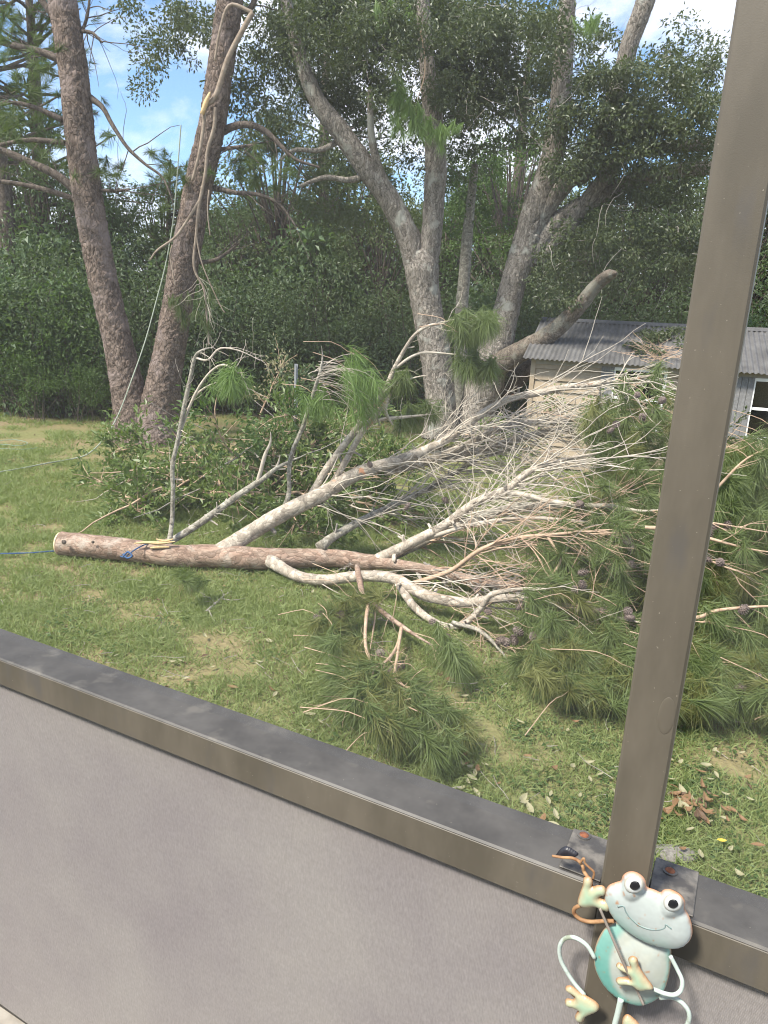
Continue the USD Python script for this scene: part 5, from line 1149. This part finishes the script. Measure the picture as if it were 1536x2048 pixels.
Q = spline(np.array([at(246, 1108, YT(248) - .22), at(254, 1116, YT(250) - .24), at(264, 1112, YT(262) - .235), at(256, 1104, YT(258) - .22), at(247, 1112, YT(250) - .23)]), 40); put("knot", tubes(Q[None], np.full((1, 40), .010), 8), "rope_blue", rb, smooth=True)
rope("green_rope", "loosely coiled green rope lying on bare ground at the far left", [(-60, 882, GY_(-60, 882)), (-10, 886, GY_(0, 886)), (30, 884, GY_(30, 884)), (55, 890, GY_(55, 890)), (40, 896, GY_(40, 896)), (0, 893, GY_(0, 893)), (-40, 898, GY_(-40, 898)), (10, 902, GY_(10, 902)), (50, 903, GY_(50, 903)), (75, 900, GY_(75, 900))], "rope_green", .005, 160)

# metal stake
sk = at(590, 860, 9.7); sk[2] = 0.0; stk = thing_at("metal_stake", "thin grey metal stake standing upright behind the brush pile", "stake", sk)
tp_ = at(596, 728, sk[1]); hh = tp_[2]
put("shaft", cat(box(-.022, .022, -.004, .004, -.2, hh), box(-.004, .004, -.024, -.003, -.2, hh - .01)) if False else (lambda b: (b[0] + sk, b[1]))(cat(box(-.024, .024, -.004, .004, -.2, hh), box(-.004, .004, -.028, -.0045, -.2, hh - .012))), "galv", stk)
for k in range(9):
    z = .2 + k * (hh - .25) / 9; b = box(-.007, .007, -.034, -.0285, z, z + .02); put("stud", (b[0] + sk, b[1]), "galv", stk)

# ================================================================== CUT BRUSH behind the log
rs = np.random.RandomState(51)


def leafy_branch(x, y, Y, d, ln, label, leafm="pile_leaf", nl=420, spread=.4, L=.085, name="cut_leafy_branch", h0=.05, pos=None):
    c = at(x, y, Y) if pos is None else np.array(pos); c[2] = max(c[2], h0)
    o = thing_at(name, label, "cut branch", c)
    P, R = stick_batch(1, c[None], np.array([d], float), [ln], [.018], rs, 9, .06, .12); P[..., 2] = np.maximum(P[..., 2], .02)
    put("stem", tubes(P, R, 6), "twig_tan", o, smooth=True)
    n = 16; k = rs.randint(2, 9, n); dd = unit(rs.normal(size=(n, 3)) + np.asarray(d) * .8 + [0, 0, .5])
    BP, BR = stick_batch(n, P[0, k], dd, rs.uniform(.3, .7, n) * spread * 2, .006, rs, 6, .05, .15); BP[..., 2] = np.maximum(BP[..., 2], .02)
    put("side_twigs", tubes(BP, BR, 4), "twig_tan", o)
    i, j = rs.randint(0, n, nl), rs.randint(2, 6, nl)
    C = BP[i, j] + rs.normal(size=(nl, 3)) * .045; C[:, 2] = np.maximum(C[:, 2], .02)
    D = unit(unit(BP[i, j] - BP[i, j - 1]) + rs.normal(size=(nl, 3)) * .75 + [0, -.1, .1])
    l = L * rs.uniform(.6, 1.2, nl)
    v, f = leaves(C, D, rs.normal(size=(nl, 3)) * .6 + [0, -.2, .8], l, l * rs.uniform(.34, .46, nl)); v[:, 2] = np.maximum(v[:, 2], .008)
    put("foliage", (v, f), leafm, o, kind="stuff")
    return o


PILE = [(470, 900, 9.6, (.8, -.2, .25), 1.3, "leafy cut branch on top of the brush pile near the thin dead limb"), (540, 940, 9.0, (.5, -.5, .1), 1.2, "yellow green leafy branch at the front of the brush pile"), (610, 900, 9.4, (.6, -.1, .45), 1.2, "dense leafy cut branch under the metal stake"), (640, 950, 8.9, (.8, -.2, .1), 1.1, "leafy cut branch behind the biggest pale limb"),
        (430, 950, 9.0, (-.5, -.4, .05), 1.2, "leafy cut branch flattened at the left of the brush pile"), (500, 985, 8.5, (.4, -.5, .05), 1.1, "low leafy branch lying just behind the pale side limb"), (580, 985, 8.5, (.6, -.4, .05), 1.0, "low leafy branch lying behind the bare upright twig"), (390, 915, 9.6, (-.7, -.2, .1), 1.1, "leafy branch at the pile's far left by the pine trunks"),
        (560, 880, 9.9, (.3, .3, .3), 1.1, "upright leafy branch at the back of the brush pile"), (690, 1000, 8.6, (.8, 0, .0), 1.0, "leafy cut branch in the shade under the rising limb")]
for i, (x, y, Y, d, ln, lb) in enumerate(PILE): leafy_branch(x, y, Y, d, ln, lb, nl=620, h0=.2 + .25 * (i in (0, 1, 2, 3, 8)), L=.10, spread=.5)
for i in range(22):                                  # the heaped mound
    x = rs.uniform(290, 720); t_ = rs.rand(); Y = 8.45 + 1.9 * t_
    hgt = .62 * max(0.0, 1 - ((x - 520) / 260) ** 2) * math.sin(math.pi * min(1, .25 + .75 * t_)) * rs.uniform(.5, 1.1)
    g0 = at(x, 950, Y)
    c = np.array([g0[0], Y, max(.04, hgt)])
    o_ = leafy_branch(x, 950, Y, (rs.normal() * .8, -.35 + rs.normal() * .4, .12), rs.uniform(.7, 1.2), "leafy cut branch heaped in the brush pile behind the log", ["pile_leaf", "pile_leaf", "light_leaf"][i % 3], nl=430, spread=.42, L=.095, pos=c)
    tag(o_, group="cut branches heaped in the brush pile")
leafy_branch(210, 985, GY_(210, 995), (.7, -.2, .05), 1.0, "leafy broken branch flat on the grass left of the brush pile", nl=360, L=.095)
leafy_branch(240, 1000, GY_(240, 1010), (.8, .1, .05), .9, "pale leafed broken branch lying nearest the felled log's end", "light_leaf", nl=260, L=.095)
leafy_branch(520, 830, 12.4, (.3, 0, .8), .9, "grey green leafy branch standing behind the brush pile", "pale_leaf", nl=300, L=.07)
leafy_branch(570, 830, 12.2, (.3, 0, .9), .8, "dark leafy clump beside the metal stake", "shrub_leaf", nl=300, L=.12)
leafy_branch(1040, 830, 11.0, (.8, 0, .3), 1.2, "leafy branch heaped before the shed's left end", "pile_leaf", nl=420)
leafy_branch(930, 870, 11.5, (.6, 0, .1), 1.1, "leafy branch dropped at the foot of the forked oak", "pile_leaf", nl=380)
leafy_branch(1120, 835, 8.8, (.7, 0, .15), 1.2, "wilted leafy branch heaped low before the shed wall", "pile_leaf", nl=420, h0=.7)
leafy_branch(1250, 835, 8.6, (.7, 0, .1), 1.1, "leafy branch heaped under the shed window next to the post", "oak_leaf", nl=420, h0=.7)
leafy_branch(1180, 810, 9.5, (.7, 0, .2), 1.0, "leafy twigs tangled under the top limb before the shed window", "pile_leaf", nl=380, h0=1.0)
# bare sticks lying over the pile
for i in range(60):
    x, Y = rs.uniform(300, 720), rs.uniform(8.3, 10.6); c = at(x, 950, Y); c[2] = .08 + .75 * max(0, 1 - ((x - 500) / 260) ** 2) * rs.uniform(.3, 1)
    P, R = stick_batch(1, c[None], np.array([[rs.choice([-1, 1]) * 1.0, rs.normal() * .7, rs.normal() * .42]]), [rs.uniform(.5, 1.6)], [rs.uniform(.006, .016)], rs, 9, .02, .1); P[..., 2] = np.maximum(P[..., 2], .02)
    o = tag(put("bare_stick", tubes(P, R, 5), ["twig_tan", "twig_grey", "twig_pale"][i % 3], smooth=True), "bare dead stick lying loose on the brush pile", "stick", "loose sticks on the brush pile")
for spec, lb in (([(553, 880, 5), (550, 858, 6), (556, 838, 6), (562, 830, 5)], "forked tan stub poking up beside the metal stake"), ([(279, 1030, 5), (279, 1005, 5), (280, 992, 4)], "short brown stump peg sticking up from the grass")):
    P, R = pts(spec, 9.6 if spec[0][0] > 400 else GY_(279, 1030)); tag(put("branch_stub", limb(P, R, 8, .02, .08, 3), "twig_tan", smooth=True), lb, "stub")
# pruned twig lying on the lawn in front of the log
c0 = at_z(415, 1222, .02); tg_ = thing_at("broken_twig", "grey broken twig lying alone on the lawn before the log", "twig", c0)
for spec in ([(412, 1224, 4), (430, 1208, 3.5), (448, 1192, 2.5), (462, 1182, 1.5)], [(430, 1208, 2), (420, 1196, 1.5), (404, 1192, 1)], [(440, 1198, 2), (470, 1200, 1.5), (490, 1196, 1)], [(418, 1220, 1.6), (425, 1236, 1.2), (430, 1242, 1)], [(448, 1192, 1.5), (442, 1180, 1), (430, 1184, .8)]):
    P = np.array([at_z(x, y, .03) for x, y, w in spec]); R = np.array([px(w, 5.2) for x, y, w in spec]); put("branchlet", limb(P, R, 6, .02, .08, 2), "twig_grey", tg_, smooth=True)

# debris caught on the shed roof
c0 = at(1310, 700, 12.9); rd = thing_at("roof_debris", "heap of dead twigs and wilted leaves caught on the shed roof", "debris", c0)


def roof_pt(x, y):
    """Where the sight line meets the front slope of the roof."""
    n = unit(np.cross(su, unit(sd * (S_DEP / 2 + .24) + np.array([0, 0, (RIDGE - EAVE) / (S_DEP / 2 + .1) * (S_DEP / 2 + .24)])))); r = ray(x, y); p0 = sp(0, -.24, EAVE)
    return EYE + r * (((p0 - EYE) @ n) / (r @ n))


st_ = np.array([roof_pt(rs.uniform(1275, 1350), rs.uniform(695, 728)) + [0, 0, .05] for _ in range(60)])
put("twigs", tubes(*stick_batch(60, st_, rs.normal(size=(60, 3)) * [1, .3, .15], rs.uniform(.2, .6, 60), .006, rs, wig=.2), 4), "twig_tan", rd, kind="stuff")
C = np.array([roof_pt(x + rs.normal() * 22, y + rs.normal() * 9) + [0, 0, .06] for x, y in ((1330, 672), (1320, 676), (1290, 690), (1280, 694), (1340, 680)) for _ in range(5)])
put("foliage", leaf_cloud(C, np.full(len(C), .12), 34, .08, rs, flat=.5), "oak_leaf", rd, kind="stuff")

# ================================================================== LOOSE LEAVES AND GRASS
def one_leaf(c, q, ln, curl=.3):
    a = q.rand() * 6.28; d = np.array([math.cos(a), math.sin(a), q.normal() * .12]); s = np.array([-d[1], d[0], q.normal() * .25]); up = np.array([0, 0, 1.0])
    v = []
    for t, w in ((0, .02), (.22, .7), (.5, 1.0), (.78, .72), (1, .03)):
        base = c + d * ln * (t - .5) + up * (curl * ln * (t - .5) ** 2 * 1.6 + .004); hw = ln * .21 * w
        v += [base - s * hw + up * hw * .45, base, base + s * hw + up * hw * .45]
    f = []
    for k in range(4):
        b = k * 3; f += [[b, b + 1, b + 4], [b, b + 4, b + 3], [b + 1, b + 2, b + 5], [b + 1, b + 5, b + 4]]
    return np.array(v), np.array(f)


lpile = thing_at("dry_leaf_heap", "small heap of dry tan oak leaves on the grass right of the post", "leaf heap", at_z(1395, 1612, 0))
for i in range(46):
    c = at_z(1392 + rs.normal() * 36, 1612 + rs.normal() * 22, .025 + .03 * rs.rand()); put("leaf", one_leaf(c, rs, rs.uniform(.035, .10), rs.uniform(-.3, 1.5)), ("dry_leaf", "pale_leaf", "litter")[int(rs.choice(3, p=[.6, .2, .2]))], lpile)
tag(put("yellow_leaf", one_leaf(at_z(1443, 1683, .045), rs, .05), "yellow_leaf"), "single bright yellow leaf on the grass below the dry leaf heap", "leaf")
spots = [(1060, 1620), (1048, 1607), (1085, 1640), (1105, 1650), (1112, 1632), (1040, 1445), (1150, 1445), (1135, 1462), (1330, 1428), (1320, 1480), (365, 1260), (360, 1268), (345, 1325), (360, 1322), (424, 1336), (410, 1275), (490, 1285), (232, 1312), (238, 1305), (378, 1362), (372, 1358), (550, 1390), (545, 1382), (900, 1360), (905, 1352), (1400, 1545), (1420, 1560), (1450, 1590), (1350, 1590), (1330, 1620), (1485, 1640), (1500, 1600), (940, 1535), (955, 1540), (970, 1530), (925, 1528), (950, 1548), (1180, 1560), (1200, 1550), (1235, 1590), (1380, 1660), (1460, 1700), (1340, 1560), (560, 1500), (620, 1430)]
for k in range(50):
    spots.append((rs.uniform(880, 1536), rs.uniform(1500, 1790)))
for k in range(45):
    spots.append((rs.uniform(0, 1536), rs.uniform(1130, 1560)))
for x, y in spots:
    c = at_z(x, y, .04)
    if (c - W0) @ NI > -.15: continue
    tag(put("fallen_leaf", one_leaf(c, rs, rs.uniform(.045, .08), rs.uniform(.1, .8)), "pale_leaf" if rs.rand() < .75 else "dry_leaf"), "pale dry leaf lying loose on the lawn", "leaf", "loose dry leaves on the lawn")

# leaf litter and grass
N = 5200; X, Yy = rs.uniform(-9, 9, N), rs.uniform(2.4, 16.5, N)
w = meshkit.fbm(np.stack([X * .55, Yy * .55, X * 0], -1), 3, 8); k = rs.rand(N) < np.clip((w - .42) * 4, .06, .9)
X, Yy = X[k], Yy[k]; n = len(X); a = rs.rand(n) * 6.28
l = rs.uniform(.03, .07, n)
tag(put("leaf_litter", leaves(np.stack([X, Yy, ground_z(X, Yy) + .012 + .02 * rs.rand(n)], 1), np.stack([np.cos(a), np.sin(a), rs.normal(size=n) * .15], 1), rs.normal(size=(n, 3)) * .3 + [0, 0, 1], l, l * .4), "litter"), "brown bits of leaf litter scattered through the lawn", "leaf litter", kind="stuff")

# snapped twigs, bark crumbs and dropped needles round the felled tree
n = 650; X, Yy = rs.normal(size=n) * 2.0 + .2, rs.uniform(3.2, 10.5, n); a = rs.rand(n) * 6.28; zz = ground_z(X, Yy) + rs.uniform(.015, .06, n)
tw_ = tubes(*stick_batch(n, np.stack([X, Yy, zz], 1), np.stack([np.cos(a), np.sin(a), rs.normal(size=n) * .1], 1), rs.uniform(.05, .28, n), rs.uniform(.0012, .0035, n), rs, 4, 0, .2, .6), 4)
tag(put("fallen_twigs", tw_, "twig_grey"), "small snapped twigs and dry needles strewn round the fallen pine", "twigs", kind="stuff")

protos = UsdGeom.PointInstancer.Define(stage, "/World/grass"); pths = []
for kind_ in range(7):
    q = np.random.RandomState(200 + kind_); n = 130; rad = .17
    th, rr = q.rand(n) * 6.283, rad * np.sqrt(q.rand(n)); C = np.stack([rr * np.cos(th), rr * np.sin(th), np.full(n, -.01)], 1)
    hgt = q.uniform(.04, .10, n) * (1 if kind_ < 5 else 1.25 if kind_ == 5 else .5)
    a = q.rand(n) * 6.283; lean = q.uniform(.2, 1.1, n); D = unit(np.stack([np.cos(a) * lean, np.sin(a) * lean, np.ones(n)], 1))
    S = unit(np.cross(D, q.normal(size=(n, 3)))) * q.uniform(.0018, .0038, n)[:, None]
    mid = C + D * hgt[:, None] * .6; tip = C + D * hgt[:, None] + np.stack([np.cos(a), np.sin(a), -.35 * np.ones(n)], 1) * hgt[:, None] * .42 * lean[:, None]
    v = np.stack([C - S, C + S, mid + S * .85, mid - S * .85, tip], 1).reshape(-1, 3)
    f = (np.array([[0, 1, 2], [0, 2, 3], [3, 2, 4]])[None] + (np.arange(n) * 5)[:, None, None]).reshape(-1, 3)
    if kind_ == 6:                                 # broad leaved weeds
        m_ = 26; th = q.rand(m_) * 6.283; rr = .15 * np.sqrt(q.rand(m_)); C = np.stack([rr * np.cos(th), rr * np.sin(th), .01 + .03 * q.rand(m_)], 1); a = q.rand(m_) * 6.283
        v, f = leaves(C, np.stack([np.cos(a), np.sin(a), .2 * np.ones(m_)], 1), q.normal(size=(m_, 3)) * .3 + [0, 0, 1], q.uniform(.025, .045, m_), q.uniform(.016, .028, m_))
    path = f"/World/grass/clump_{kind_}"; pths.append(path)
    g = usdkit.mesh(stage, path, (v, f), M["grass_blade" if kind_ != 6 else "light_leaf"])
pos, idx, sc, rot = [], [], [], []
for y0, y1, dens, s0 in ((2.0, 5.0, 62, .95), (5.0, 8.5, 40, 1.05), (8.5, 12.5, 20, 1.25), (12.5, 17.5, 9, 1.5)):
    n = int(dens * (y1 - y0) * (y1 * 1.25 + .6)); Y = rs.uniform(y0, y1, n); X = rs.uniform(-.62, .62, n) * (Y * 1.05 + .5)
    bare = meshkit.fbm(np.stack([X * .6, Y * .6, X * 0 + 2], -1), 4, 17)
    shade = (Y > 11.5) & (X < 1.5)
    keep = (rs.rand(n) < np.clip(1.35 - np.clip(bare - .50, 0, 1) * 4.0, .5, 1) * np.where(shade, .45, 1)) & (((np.stack([X, Y], 1) - W0[:2]) @ NI[:2]) < -.08)
    X, Y, bare = X[keep], Y[keep], bare[keep]; n = len(X)
    pos.append(np.stack([X, Y, ground_z(X, Y)], 1)); kk = rs.randint(0, 6, n); kk[rs.rand(n) < np.where((X > .8) & (Y < 4.5), .3, .05)] = 6; idx.append(kk)
    s = s0 * rs.uniform(.7, 1.2, n); sc.append(np.stack([s, s, s * rs.uniform(.75, 1.15, n)], 1)); rot.append(rs.rand(n) * 6.283)
pos, idx, sc, rot = np.vstack(pos), np.concatenate(idx), np.vstack(sc), np.concatenate(rot)
protos.CreatePrototypesRel().SetTargets([Sdf.Path(p) for p in pths])
protos.CreatePositionsAttr(Vt.Vec3fArray.FromNumpy(pos.astype(np.float32))); protos.CreateProtoIndicesAttr(Vt.IntArray.FromNumpy(idx.astype(np.int32))); protos.CreateScalesAttr(Vt.Vec3fArray.FromNumpy(sc.astype(np.float32)))
protos.CreateOrientationsAttr(Vt.QuathArray([Gf.Quath(float(math.cos(r / 2)), 0.0, 0.0, float(math.sin(r / 2))) for r in rot]))
tag(protos, "short patchy green lawn grass with bare brown spots", "grass", kind="stuff")
